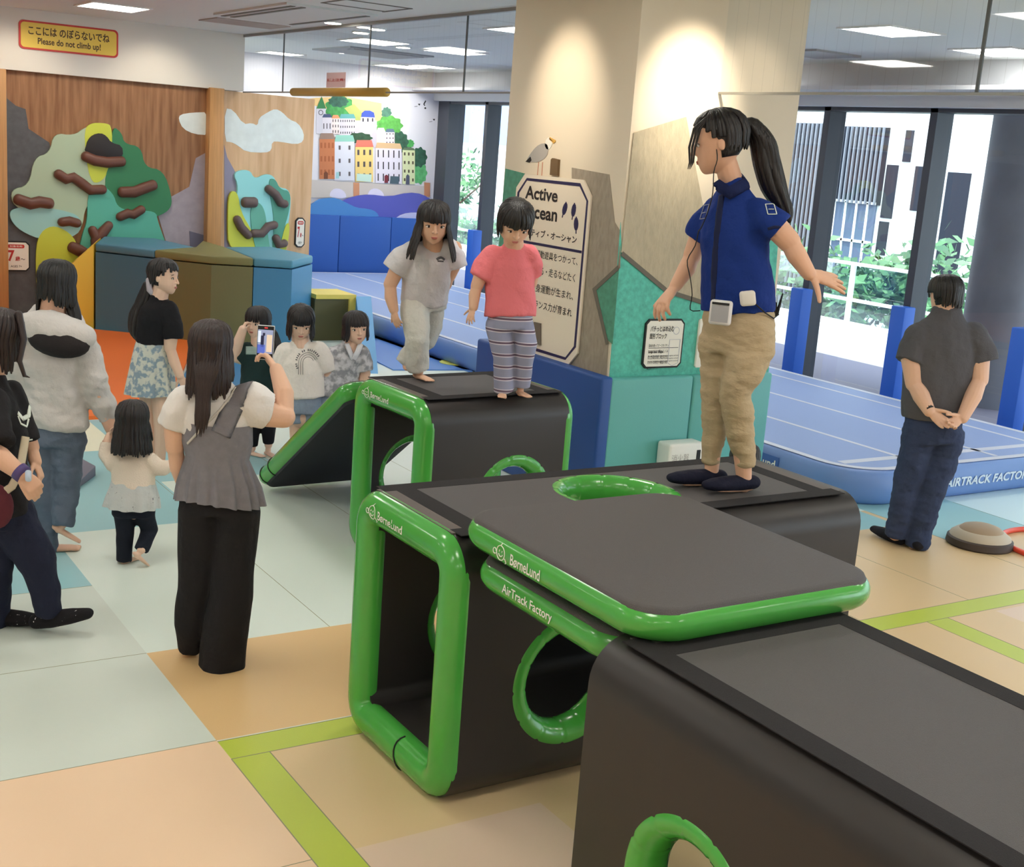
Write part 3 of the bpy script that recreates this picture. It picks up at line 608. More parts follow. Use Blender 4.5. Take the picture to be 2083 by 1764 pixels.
for x in (1.5,3.0,4.6): spot((x,14.5,CEIL-.05), (x,15.5,2.2), 26, 90)
spot((8.9,17.6,CEIL-.05), (8.95,18.65,2.7), 35, 70)
# ------------------------------------------------------------------ inflatable blocks
M_grn = mat('glossy_green_vinyl', (76,172,72), 0.22, spec=.5, coat=.25, bump=.03, bscale=14)
M_blk = mat('black_vinyl', (44,41,41), 0.42, spec=.45, bump=.06, bscale=7)
M_top = mat('dark_grey_mesh_top', (84,81,82), 0.62, bump=.5, bscale=420)
M_vel = mat('black_velcro', (30,27,30), 0.9, bump=.5, bscale=500)
M_strip = mat('brown_grey_strip', (92,84,80), 0.6)
M_let = mat('white_print', (238,244,234), 0.5)
M_inner = mat('black_inside', (30,29,31), 0.5, spec=.35)
def boolean(o, cutters):
    for c in cutters:
        m = o.modifiers.new('b', 'BOOLEAN'); m.operation = 'DIFFERENCE'; m.object = c; m.solver = 'EXACT'
    apply_mods(o)
    for c in cutters: bpy.data.objects.remove(c)
def cyl(M, c, ax, r, h, n=40):
    b = MB(); c = Vector(c); ax = Vector(ax); u = ax.orthogonal().normalized(); w = ax.cross(u)
    ri = [[M @ (c+ax*s+u*(r*math.cos(2*math.pi*k/n))+w*(r*math.sin(2*math.pi*k/n))) for k in range(n)] for s in (-h, h)]
    b.grid(ri); return b.build('cutter', M_blk)
def xf(b, M): b.v = [tuple(M @ Vector(p)) for p in b.v]; return b
def ring_mesh(M, c, ax, R, rt, depth, seed=0):
    b = MB(); c = Vector(c); ax = Vector(ax); u = ax.orthogonal().normalized(); w = ax.cross(u); rings = []
    N = 156
    for k in range(N):
        a = 2*math.pi*k/N; d = u*math.cos(a)+w*math.sin(a); kk = 1+.008*math.sin(9*a+seed); cr = 1-.05*max(0, math.cos(13*a+seed))**40
        rings.append([M @ (c+d*(R-rt*.2+rt*kk*cr*math.cos(t))+ax*(depth*cr*math.sin(t))) for t in [2*math.pi*i/14 for i in range(14)]])
    b.loop(rings); return b
def smiley(fn, cx, cy, r):
    """round face with smile, ears and a curl: line drawing points -> fn(x, y)"""
    L = [circ((cx,cy), r, 20)+[(cx+r,cy)], [(cx+r*.5*math.cos(a), cy+r*.5*math.sin(a)) for a in [math.radians(200+14*k) for k in range(11)]],
         circ((cx-r*1.5,cy-r*.1), r*.4, 10), [(cx+r*1.05,cy-r*.5),(cx+r*1.5,cy-r*1.0),(cx+r*1.25,cy-r*1.15)], [(cx-.05*r,cy+r),(cx+.3*r,cy+r*1.4)],
         [(cx-.35*r,cy+.1*r),(cx-.3*r,cy+.35*r)], [(cx+.3*r,cy+.1*r),(cx+.35*r,cy+.35*r)]]
    return L
def both(x, z, w): return [((x,z),.24,.055), ((x,z),.24,w-.055)]
def inflatable(label, M, L, w, h, holes, tophole=None, logo=True, name='inflatable_block', ends=(1,1)):
    """tunnel along local x from 0 to L, y from 0 to w, z from 0 to h"""
    base = M @ Vector((L/2, w/2, 0)); t = thing(name, base, label, 'inflatable block', 'black and green inflatable tunnel blocks')
    R, th = .13, .125
    out = [(p[0]+w/2, p[1]+h/2) for p in rrect(w, h, R, 8)]; inn = [(p[0]+w/2, p[1]+h/2) for p in rrect(w-2*th, h-2*th, .06, 8)]
    b = MB(); n = len(out)
    e0 = .04 if ends[0] else 0.0; e1 = L-(.04 if ends[1] else 0.0)
    for prof in (out, inn): b.v += [(e0, p[0], p[1]) for p in prof]+[(e1, p[0], p[1]) for p in prof]
    for i in range(n):
        j = (i+1)%n
        b.f += [(i, j, n+j, n+i), (2*n+j, 2*n+i, 3*n+i, 3*n+j), (j, i, 2*n+i, 2*n+j), (n+i, n+j, 3*n+j, 3*n+i)]
    b.m = [0]*len(b.f); xf(b, M); body = b.build('body', M_blk, t)
    cut = []
    for c, R_, yy in holes: cut.append(cyl(M, (c[0], yy, c[1]), (0,1,0), R_, .22))
    if tophole: cut.append(cyl(M, (tophole[0], tophole[1], h), (0,0,1), tophole[2], .3))
    if cut: boolean(body, cut)
    smooth_by_angle(body, 30)
    for c, R_, yy in holes:
        ring_mesh(M, (c[0], yy, c[1]), (0,1,0), R_, .05, .066).build('hole_ring', M_grn, t, True)
    if tophole: ring_mesh(M, (tophole[0], tophole[1], h-.062), (0,0,1), tophole[2], .045, .066, 1).build('hole_ring', M_grn, t, True)
    path = [(p[0]+w/2, p[1]+h/2) for p in rrect(w-.13, h-.13, R-.05, 8)]
    fr0 = None
    for xe, on in ((.045, ends[0]), (L-.045, ends[1])):
        if not on: continue
        b = MB(); rings = []
        for k in range(len(path)):
            a = Vector(path[k-1]); c = Vector(path[(k+1)%len(path)]); tn = (c-a).normalized(); nn = Vector((tn.y, -tn.x)); p = path[k]
            rings.append([M @ Vector((xe+.062*math.sin(q), p[0]+nn.x*.068*math.cos(q), p[1]+nn.y*.068*math.cos(q))) for q in [2*math.pi*i/16 for i in range(16)]])
        b.loop(rings); fr_ = b.build('end_frame', M_grn, t, True); fr0 = fr_ if xe < .1 else fr0
    # velcro border, side strips and top sheet
    z = h; m = .095; b = MB()
    for a, c in (((.05,m-.03),(L-.05,m+.05)), ((.05,w-m-.05),(L-.05,w-m+.03)), ((.1,m+.0502),(.185,w-m-.0502)), ((L-.185,m+.0502),(L-.1,w-m-.0502))): b.box((a[0],a[1],z), (c[0],c[1],z+.003))
    xf(b, M).build('velcro_border', M_vel, t)
    for a, c in (((.035,m+.01),(.10,w-m-.01)), ((L-.10,m+.01),(L-.035,w-m-.01))):
        b = MB(); b.box((a[0],a[1],z-.004), (c[0],c[1],z+.0022)); xf(b, M).build('edge_strip', M_strip, t)
    b = MB(); b.box((.185,m+.05,z-.01), (L-.185,w-m-.05,z+.002)); xf(b, M); o = b.build('top_sheet', M_top, t)
    if tophole: boolean(o, [cyl(M, (tophole[0], tophole[1], h), (0,0,1), tophole[2], .3)])
    if logo:
        zc = h-.065
        def onf(y, zz): dz = max(-.95, min(.95, (zz-zc)/.068)); return M @ Vector((.045-.062*math.sqrt(1-dz*dz)-.0012, y, zz))
        b = MB(); me = text_mesh('BørneLund', .01); co = np.array([v.co[:2] for v in me.vertices]); mn, mx = co.min(0), co.max(0)
        y0 = w*.72; ww = .2; hh = .035
        b.add([onf(y0-(c[0]-mn[0])/(mx[0]-mn[0])*ww, zc-.018+(c[1]-mn[1])/(mx[1]-mn[1])*hh) for c in co], [tuple(p.vertices) for p in me.polygons])
        for pl_ in smiley(None, 0, 0, .026):
            pts = [onf(y0+.045-q[0], zc+.0+q[1]) for q in pl_]; b.tube(pts, [.0016]*len(pts), 5, round_end=False)
        b.build('lettering', M_let, fr0)
    if logo:
        b = MB(); yq = w*.42
        pts = [M @ Vector((.045-.064*math.sin(q), yq+.012*math.sin(2*q), .065+.07*math.cos(q))) for q in [math.radians(15+k*15) for k in range(10)]]
        b.tube(pts, [.003]*len(pts), 6); b.build('seam', M_inner, fr0)
    return t
def MT(x, y, z=0, deg=0): return Matrix.Translation((x,y,z)) @ Matrix.Rotation(math.radians(deg), 4, 'Z')
inflatable('black tunnel block with green frame carrying the woman in blue', MT(2.1,3.52), 1.97, .80, 1.0, both(.525,.42,.8), (.96,.39,.26), ends=(1,0))
inflatable('large black tunnel block nearest the camera, cut by the lower right edge', Matrix.Translation((2.03,2.64,0)) @ Matrix.Rotation(math.radians(-90),4,'Z'), 1.97, .92, 1.0, both(.49,.43,.92), None, False, ends=(0,1))
inflatable('far black tunnel block with two children standing on top', MT(3.13,5.66,0,3), .99, .79, 1.0, [((.60,.42),.24,.055),((.36,.42),.24,.735)])
# ------------------------------------------------------------------ pads
def pad(name, label, x0, y0, x1, y1, z0, h, r, logo):
    cx, cy = (x0+x1)/2, (y0+y1)/2; t = thing(name, V(cx,cy,z0), label, 'inflatable mat', 'green edged inflatable mats')
    b = MB(); rings = []; rr = h/2
    for k in range(11):
        q = math.radians(-72+144*k/10); ins = rr*(1-math.cos(q)); z = z0+h/2+rr*math.sin(q)/math.sin(math.radians(72))
        rings.append([V(cx+p[0], cy+p[1], z) for p in rrect(x1-x0-2*ins, y1-y0-2*ins, r-ins*.6, 8)])
    b.grid(rings); rim = b.build('rim', M_grn, t, False); smooth_by_angle(rim, 50)
    b = MB(); b.grid([[V(cx+p[0], cy+p[1], z0+h+z) for p in rrect(x1-x0-i, y1-y0-i, r-.02, 8)] for z, i in ((-.012,.035),(0,.045),(.004,.07))])
    o = b.build('top_sheet', M_top, t); smooth_by_angle(o, 50)
    PS = Plane((x0-.0,0,0), (0,-1,0)); b = MB()
    for s_, (u0,v0,u1,v1), sm in logo:
        add_text(b, s_, PS, ((u0,v0),(u1,v1)), off=.0008, bold=.012)
        if sm:
            for pl_ in smiley(None, u0-.06, (v0+v1)/2+.003, .024):
                pts = [PS.at(q, .001) for q in pl_]; b.tube(pts, [.0016]*len(pts), 5, round_end=False)
    b.build('lettering', M_let, rim); return t
pad('inflatable_mat', 'green edged mat with grey top bridging the two nearest blocks', 2.10, 2.49, 3.06, 3.57, 1.004, .098, .15, [('BørneLund', (-3.19,1.03,-3.02,1.068), True)])
pad('inflatable_mat', 'lower green mat wedged under the bridging mat beside the round hole', 2.13, 2.66, 2.70, 3.515, .868, .1, .14, [('AirTrack Factory', (-3.27,.9,-2.98,.94), False)])
# ramp mat leaning on the far block
t = thing('ramp_mat', V(3.5,7.1,0), 'green edged mat leaning as a ramp against the far side of the far block', 'inflatable mat', 'green edged inflatable mats')
A = V(3.0,7.66,.005); U = V(1,.03,0).normalized(); W = (V(3.07,6.52,.85)-A).normalized(); N = U.cross(W).normalized()
if N.z < 0: N = -N
Lr = 1.42; Wr = .86; TH = .13
MRm = Matrix(((U.x,W.x,N.x,A.x),(U.y,W.y,N.y,A.y),(U.z,W.z,N.z,A.z),(0,0,0,1)))
b = MB(); rings = []
for k in range(11):
    q = math.radians(-75+150*k/10); ins = TH/2*(1-math.cos(q)); z = TH/2+TH/2*math.sin(q)
    rings.append([MRm @ V(Wr/2+p[0], Lr/2+p[1], z) for p in rrect(Wr-2*ins, Lr-2*ins, .09, 6)])
b.grid(rings); o = b.build('rim', M_grn, t); smooth_by_angle(o, 50)
b = MB(); b.prism([MRm @ V(Wr/2+p[0], Lr/2+p[1], .0-.004) for p in rrect(Wr-.08, Lr-.08, .08, 6)], [MRm @ V(Wr/2+p[0], Lr/2+p[1], .012) for p in rrect(Wr-.06, Lr-.06, .08, 6)]); b.build('underside', mat('navy_black_sheet', (34,36,46), .6), t)
b = MB(); b.prism([MRm @ V(Wr/2+p[0], Lr/2+p[1], TH-.01) for p in rrect(Wr-.08, Lr-.08, .08, 6)], [MRm @ V(Wr/2+p[0], Lr/2+p[1], TH+.004) for p in rrect(Wr-.1, Lr-.1, .08, 6)]); b.build('top_sheet', M_top, t)
b = MB()
for yy in (.1,.24): b.tube([MRm @ V(-.002+.066*(1-math.cos(q)), yy, TH/2-.067*math.sin(q)) for q in [math.radians(-80+16*k) for k in range(11)]], [.004]*11, 6)
b.build('seam', M_inner, t)
# ------------------------------------------------------------------ air track
M_as = mat('air_track_side', (112,146,206), 0.45); M_at = mat('air_track_top', (142,164,212), 0.6, bump=.2, bscale=300); M_as2 = mat('air_track_stripe', (206,210,224), 0.6)
x0, x1, y0, y1, HT = 6.80, 9.74, 5.97, 18.48, .25
t = thing('air_track', V(8.3,12,0), 'wide blue inflatable tumbling track beside the windows', 'air track')
cx, cy = (x0+x1)/2, (y0+y1)/2
b = MB(); rings = []
for k in range(9):
    q = math.radians(-80+160*k/8); ins = .07*(1-math.cos(q)); rings.append([V(cx+p[0],cy+p[1],HT/2+HT/2*math.sin(q)/math.sin(math.radians(80))) for p in rrect(x1-x0-2*ins,y1-y0-2*ins,.42-ins,10)])
b.grid(rings); o = b.build('side', M_as, t); smooth_by_angle(o, 50)
b = MB(); b.prism([V(cx+p[0],cy+p[1],HT) for p in rrect(x1-x0-.14,y1-y0-.14,.38,10)], [V(cx+p[0],cy+p[1],HT+.006) for p in rrect(x1-x0-.17,y1-y0-.17,.37,10)]); b.build('top_sheet', M_at, t)
PTOP = Plane((0,0,HT+.006), (1,0,0)); PTOP.v = V(0,1,0); PTOP.n = V(0,0,1)
b = MB(); stroke(b, PTOP, [(cx+p[0],cy+p[1]) for p in rrect(x1-x0-.2,y1-y0-.2,.36,10)], .07, .001, 0, closed=True); b.build('border_stripe', M_as2, t)
b = MB()
for xx in (7.62, 8.5, 9.3): b.box((xx,y0+.15,HT+.006), (xx+.045,y1-.2,HT+.007))
b.box((x0+.2,6.28,HT+.006), (x1-.2,6.36,HT+.007)); b.build('lane_stripe', M_as2, t)
PY = Plane((0,y0,0), (1,0,0)); b = MB(); p = PY.uv((1921,992)); q = PY.uv((2078,957))
add_text(b, 'AIRTRACK FACTORY', PY, ((p[0],p[1]),(p[0]+(q[0]-p[0])*16.2/14,q[1])), off=.003, bold=.03, shear=.2); b.build('lettering', mat('track_print', (216,230,240), .5), t)
PX = Plane((x0,0,0), (0,-1,0)); a = PX.uv((1583,952)); c = PX.uv((1500,912)); b = MB(); w = (a[0]-c[0])
add_panel(b, PX, [(a[0]-.5,.07),(a[0],.07),(a[0],.2),(a[0]-.5,.2)], .004, .002); b.build('label_patch', mat('patch_blue', (56,104,180), .5), t)
b = MB(); add_text(b, 'BørneLund', PX, ((a[0]-.44,.1),(a[0]-.03,.17)), off=.0065, bold=.02); b.build('lettering', M_let, t)
# mats on the floor by the track
def floor_poly(name, pts, m, label, cat, h=.02, z=0.0):
    b = MB(); b.prism([V(p[0],p[1],z) for p in pts], [V(p[0],p[1],z+h) for p in pts]); return tag(b.build(name, m), label, cat)
pz = lambda p: tuple(onz(p)[:2])
floor_poly('floor_mat', [pz((690,655)), pz((748,728)), pz((800,754)), pz((960,754)), (6.78,11.3), (6.72,16.5), (6.2,16.0)], mat('mat_blue', (92,142,214), .5), 'blue floor mat along the left side of the tumbling track', 'floor mat', .012)
c = onz((941,740)); b = MB(); b.prism([V(c.x-.1+p[0],c.y+p[1],.012) for p in circ((0,0),.17,24)], [V(c.x-.1+p[0],c.y+p[1],.018) for p in circ((0,0),.17,24)]); tag(b.build('floor_marker', mat('marker_yellow', (214,220,110), .6)), 'round yellow floor marker on the blue mat', 'floor marker')
floor_poly('floor_mat', [(-2,9.98),(3.05,9.98),(3.75,11.6),(4.55,13.6),(3.55,14.44),(3.2,14.44),(3.3,15.3),(-2,15.3)], mat('mat_orange', (246,122,48), .5), 'orange floor mat in front of the dark teal foam block', 'floor mat', .03)
floor_poly('floor_mat', [(3.08,9.98),(3.95,10.15),(4.9,12.6),(4.6,13.55),(3.78,11.6)], mat('mat_sky', (56,128,180), .5), 'blue floor mat between the orange mat and the children', 'floor mat', .03)
# ------------------------------------------------------------------ foam blocks by the climbing wall
FT = .98
def foam(name, label, poly, c, c2=None, ht=FT):
    ctr = sum((V(p[0],p[1],0) for p in poly), V(0,0,0))/len(poly); t = thing(name, ctr, label, 'foam block', 'foam blocks in front of the climbing wall')
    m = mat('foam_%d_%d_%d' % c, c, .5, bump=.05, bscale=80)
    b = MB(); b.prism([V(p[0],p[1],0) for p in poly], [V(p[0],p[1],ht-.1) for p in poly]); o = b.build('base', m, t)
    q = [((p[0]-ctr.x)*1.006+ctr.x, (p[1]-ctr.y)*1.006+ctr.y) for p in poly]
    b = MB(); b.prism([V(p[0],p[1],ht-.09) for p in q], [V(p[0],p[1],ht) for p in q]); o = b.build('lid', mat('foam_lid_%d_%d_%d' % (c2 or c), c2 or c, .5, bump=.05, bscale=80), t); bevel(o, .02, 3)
    return t
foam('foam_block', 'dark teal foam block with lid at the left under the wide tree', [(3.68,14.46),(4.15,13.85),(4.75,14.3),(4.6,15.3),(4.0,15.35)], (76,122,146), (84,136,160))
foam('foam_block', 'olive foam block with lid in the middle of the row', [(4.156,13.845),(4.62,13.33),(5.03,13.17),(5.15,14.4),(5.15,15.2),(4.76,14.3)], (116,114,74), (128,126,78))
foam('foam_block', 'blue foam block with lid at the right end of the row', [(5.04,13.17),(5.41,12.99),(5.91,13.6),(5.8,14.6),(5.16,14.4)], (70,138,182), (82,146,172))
t = thing('foam_ramp', V(3.6,14.9,0), 'yellow foam ramp at the left end of the dark teal block', 'foam block', 'foam blocks in front of the climbing wall')
b = MB(); q = [(3.22,0),(3.665,0),(3.665,.97),(3.22,.56)]; b.prism([V(x,14.47,z) for x,z in q], [V(x+.3,15.34,z) for x,z in q]); o = b.build('body', mat('foam_yellow', (240,196,64), .5, bump=.04, bscale=80), t); bevel(o, .012, 2)
t = thing('foam_arch', V(6.1,13.7,0), 'low foam arch with yellow rim and olive front right of the blue block', 'foam block', 'foam blocks in front of the climbing wall')
ys_ = 13.5; PA = Plane((0,ys_,0), (1,0,0)); zt = PA.uv((725,600))[1]; xr = PA.uv((725,600))[0]
b = MB(); b.box((5.93,ys_+.03,0), (xr-.08,ys_+.5,zt-.05)); b.build('front', mat('foam_olive', (98,94,58), .5), t)
b = MB(); b.box((5.93,ys_,zt-.05), (xr,ys_+.55,zt)); b.box((xr-.085,ys_,0), (xr,ys_+.55,zt-.05)); b.build('rim', mat('foam_lemon', (244,222,110), .5), t)
b = MB(); b.prism([V(xr+.005,ys_+.02,0),V(xr+.005,ys_+.02,zt-.02),V(5.62,11.5,0)], [V(xr+.2,ys_+.02,0),V(xr+.2,ys_+.02,zt-.02),V(5.75,11.46,0)]); tag(b.build('foam_ramp', mat('foam_sky', (64,148,204), .5)), 'thin blue foam ramp running down from the low yellow arch', 'foam block', 'foam blocks in front of the climbing wall')
b = MB(); b.prism([V(2.12,8.31,0),V(1.82,7.85,0),V(1.2,7.9,0),V(1.3,8.62,0),V(2.05,8.55,0)], [V(2.12,8.31,.07),V(1.82,7.85,.02),V(1.2,7.9,.04),V(1.3,8.62,.16),V(2.05,8.55,.09)]); o = b.build('foam_wedge', mat('foam_grey_violet', (126,122,140), .6)); bevel(o, .006); tag(o, 'low grey violet foam wedge on the pale blue mat', 'foam block')
# ------------------------------------------------------------------ dome and hoop
t = thing('balance_dome', V(7.03,5.07,0), 'round tan balance dome with dark base behind the man in grey', 'balance toy')
def lathe(name, prof, c, m, par):
    b = MB(); b.grid([[V(c[0]+r*math.cos(2*math.pi*k/36), c[1]+r*math.sin(2*math.pi*k/36), z) for k in range(36)] for r, z in prof]); o = b.build(name, m, par); return smooth_by_angle(o, 40)
lathe('base', [(.205,0),(.215,.012),(.21,.05),(.195,.06)], (7.03,5.07), mat('dome_brown', (70,60,56), .6), t)
lathe('ring', [(.197,.058),(.19,.075),(.15,.105),(.14,.106)], (7.03,5.07), mat('dome_beige', (196,184,164), .6), t)
lathe('cap', [(.142,.104),(.12,.125),(.08,.138),(.03,.143),(.001,.144)], (7.03,5.07), mat('dome_tan', (168,146,120), .6), t)
c = onz((2172,1120)); b = MB(); b.loop([[V(c.x+(.42+.018*math.cos(q))*math.cos(a), c.y+(.42+.018*math.cos(q))*math.sin(a), .018+.018*math.sin(q)) for q in [2*math.pi*i/10 for i in range(10)]] for a in [2*math.pi*k/60 for k in range(60)]])
tag(b.build('hoop', mat('hoop_red', (236,84,60), .4), None, True), 'orange red hoop on the tan floor at the right edge', 'hoop')
# ------------------------------------------------------------------ outside the windows
b = MB(); b.box((10.46,-6,-.2), (12.6,60,-.01)); struct(b.build('terrace_ground', mat('terrace_shaded', (128,122,138), .8, bump=.2, bscale=40)))  # inner terrace strip: shade of the overhang painted in as a darker colour
b = MB(); b.box((12.6,-6,-.2), (16.0,60,-.01)); struct(b.build('terrace_ground', mat('terrace_sunlit', (216,214,210), .8, bump=.2, bscale=40)))  # outer strip of the same terrace: sunlight painted in as a paler colour
b = MB(); b.box((10.6,-6,3.2), (13.4,60,3.5)); struct(b.build('terrace_roof', mat('canopy_white', (232,236,238), .7)))
b = MB(); b.box((-50,-80,-6.2), (120,150,-6)); struct(b.build('street_ground', mat('street_grey', (150,156,150), .9)))
t = thing('terrace_pillar', V(11.95,8.75,0), 'round grey concrete pillar outside the window behind the man in grey', 'pillar')
lathe('shaft', [(.43,-.01),(.43,3.2)], (11.95,8.75), mat('concrete_grey', (128,128,136), .7, var=.12, vscale=2), t)
MRl = mat('rail_white', (226,230,232), .4)
t = thing('terrace_railing', V(15.2,14,0), 'glass railing with two white rails along the terrace edge', 'railing')
b = MB(); b.box((15.18,-6,.98), (15.24,58,1.03)); b.build('top_rail', MRl, t)
b = MB(); b.box((15.18,-6,.42), (15.23,58,.47)); b.build('lower_rail', MRl, t)
b = MB(); b.add([(15.2,-6,0),(15.2,58,0),(15.2,58,.98),(15.2,-6,.98)], [(0,1,2,3)]); b.build('pane', glass_mat('railing_glass', (.82,.93,.9,1), .05), t)
for k in range(14):
    b = MB(); y = 1.0+k*2.6; b.box((15.17,y-.025,0), (15.25,y+.025,1.0)); b.build('rail_post', MRl, t)
# building opposite
XF = 27.0; PB_ = Plane((XF,0,0), (0,-1,0))
t = thing('office_building', V(XF+4,22,-6), 'pale concrete office building with dark louvred bays across the street', 'building')
M_conc = mat('pale_concrete', (206,212,212), .8, var=.05, vscale=1.2)
b = MB(); b.box((XF,-10,-6), (XF+9,36,11)); b.build('wall', M_conc, t)
M_bay = mat('dark_bay', (44,48,58), .8, spec=.1); M_lou = mat('louvre', (120,126,136), .6)
def pyz(px): u, v = PB_.uv(px); return u, v
for a, c in (((1570,700),(1684,252)), ((1684,408),(1812,260))):
    (u0,v0),(u1,v1) = pyz(a), pyz(c); u0, u1 = min(u0,u1), max(u0,u1)
    panel('louvre_bay', PB_, [(u0,v0),(u1,v0),(u1,v1),(u0,v1)], .05, M_bay, t, .0, False)
    b = MB(); n = int((u1-u0)/.16)
    for k in range(n):
        u = u0+(k+.5)*(u1-u0)/n; p = PB_.at((u,v0), .16); b.box((p.x-.03,p.y-.02,v0), (p.x+.03,p.y+.02,v1))
    b.build('louvre_fins', M_lou, t)
(u0,v0),(u1,v1) = pyz((1684,560)), pyz((1785,415))
panel('glazed_bay', PB_, [(u0,v0),(u1,v0),(u1,v1),(u0,v1)], .06, mat('glazing_blue', (86,100,122), .7, spec=.2), t, 0, False)
b = MB()
for f_ in (.0,.28,.55,.82): stroke(b, PB_, [(u0+(u1-u0)*f_,v0),(u0+(u1-u0)*f_,v1)], .06, .04, .06)
for f_ in (.0,.5,1.0): stroke(b, PB_, [(u0,v0+(v1-v0)*f_),(u1,v0+(v1-v0)*f_)], .07, .04, .06)
b.build('glazing_bars', MRl, t)
for a, c in (((1845,265),(1852,330)), ((1806,335),(1814,445)), ((1864,338),(1872,430)), ((1790,450),(1800,520)), ((1930,350),(1940,600)), ((2040,300),(2050,420)), ((2020,450),(2032,700))):
    (u0,v0),(u1,v1) = pyz(a), pyz(c); panel('slit_window', PB_, [(min(u0,u1),min(v0,v1)),(max(u0,u1),min(v0,v1)),(max(u0,u1),max(v0,v1)),(min(u0,u1),max(v0,v1))], .03, M_bay, t, 0, False)
b = MB(); 
for zz in (-2.0,1.6,4.9): b.box((XF-.01,-10,zz), (XF,20,zz+.04))
b.build('panel_joints', mat('joint_grey', (150,156,158), .8), t)
t = thing('office_building', V(40,66,-6), 'bluish distant building seen through the far left window', 'building')
b = MB(); b.box((30,62,-6), (50,72,7.2)); b.build('wall', mat('blue_grey_wall', (150,170,206), .7), t)
b = MB()
for zz in (1.2,2.7,4.2,5.7):
    b.box((30.5,61.95,zz), (34,62,zz+.8))
b.build('window_band', M_bay, t)
b = MB(); b.box((24,52,-6), (42,56,2.6)); tag(b.build('white_hoarding', mat('bright_white_wall', (244,246,246), .7)), 'white low building below the bluish one in the far left window', 'building')
LEAF = [mat('leaf_green_%d' % k, c, .6) for k, c in enumerate(((66,112,70),(92,142,90),(48,90,60)))]
BARK = mat('bark', (92,78,66), .9)
def tree(x, y, z0, h, r, n, label, seed):
    rnd = random.Random(seed); t = thing('tree', V(x,y,z0), label, 'tree', 'trees below the terrace')
    b = MB(); b.tube([V(x,y,z0), V(x+.1,y,z0+h*.4), V(x,y+.1,z0+h*.8)], [.12,.09,.04], 8)
    for k in range(7):
        a = rnd.random()*6.28; zb = z0+h*(.35+.06*k); b.tube([V(x,y,zb), V(x+r*.5*math.cos(a),y+r*.5*math.sin(a),zb+h*.12), V(x+r*.8*math.cos(a),y+r*.8*math.sin(a),zb+h*.2)], [.05,.035,.015], 6)
    b.build('trunk', BARK, t, True)
    b = MB()
    cl = [(x+r*.7*rnd.uniform(-1,1), y+r*.7*rnd.uniform(-1,1), z0+h*rnd.uniform(.42,.95), r*rnd.uniform(.3,.5)) for _ in range(26)]
    for _ in range(n):
        c = rnd.choice(cl); d = Vector((rnd.gauss(0,1),rnd.gauss(0,1),rnd.gauss(0,.8))).normalized()*c[3]*rnd.uniform(.55,1.05); p = V(c[0],c[1],c[2])+d
        s = rnd.uniform(.09,.17); u = Vector((rnd.gauss(0,1),rnd.gauss(0,1),rnd.gauss(0,1))).normalized(); w = u.orthogonal().normalized()
        b.add([p-u*s, p+w*s*.5, p+u*s, p-w*s*.5], [(0,1,2,3)], rnd.randrange(3))
    b.build('foliage', LEAF, t, False, recalc=False)
tree(18.5,14.4,-6,7.4,1.9,5200,'leafy green tree behind the railing between the two blue pad posts',1)
tree(18.3,17.3,-6,7.0,1.7,4200,'leafy tree behind the railing left of the first blue pad post',2)
tree(18.6,11.2,-6,6.9,1.5,3600,'leafy tree behind the railing right of the round pillar',3)
tree(19.0,35.0,-6,8.2,2.2,4200,'leafy tree in the far left window beyond the railing',4)
tree(17.6,30.5,-6,6.6,1.8,3600,'lower leafy tree in the far left window by the railing',5)
tree(19.5,8.2,-6,6.4,1.6,3000,'leafy tree low at the right edge beyond the terrace',6)
# ------------------------------------------------------------------ people: building tools
FW = Vector(RC[2]); VH = Vector((FW.x, FW.y, 0)).normalized(); VR = Vector((VH.y, -VH.x, 0)); UP = Vector((0,0,1))
M_eyew = mat('eye_white', (226,220,214), .3); M_eyed = mat('eye_dark', (30,22,20), .25); M_lip = mat('lips', (190,112,104), .5)
def skin(c=(236,194,168)): return mat('skin_%d_%d_%d' % c, c, .5, spec=.35, bump=.05, bscale=120)
def hairm(c=(26,21,22)): return mat('hair_%d_%d_%d' % c, c, .42, spec=.5, bump=.5, bscale=30, stretch=(4,4,.5))
def cloth(name, c, **k): return mat(name, c, k.pop('rough', .85), spec=.25, bump=k.pop('bump', .75), bscale=k.pop('bscale', 26), **k)
RINGS = [(.50,.05,.05,.07),(.47,.17,.18,.21),(.42,.25,.26,.31),(.34,.31,.335,.40),(.22,.348,.38,.455),(.10,.36,.392,.475),(.03,.357,.385,.468),(-.04,.348,.376,.44),(-.13,.338,.384,.40),(-.21,.32,.385,.33),(-.29,.288,.382,.26),(-.37,.235,.372,.19),(-.44,.16,.35,.12),(-.485,.09,.315,.07),(-.50,.04,.28,.03)]
def ring_at(z):
    if z >= RINGS[0][0]: return RINGS[0][1:]
    for a, b in zip(RINGS, RINGS[1:]):
        if b[0] <= z <= a[0]:
            f = (z-b[0])/(a[0]-b[0]); return tuple(b[i]+(a[i]-b[i])*f for i in (1,2,3))
    return RINGS[-1][1:]
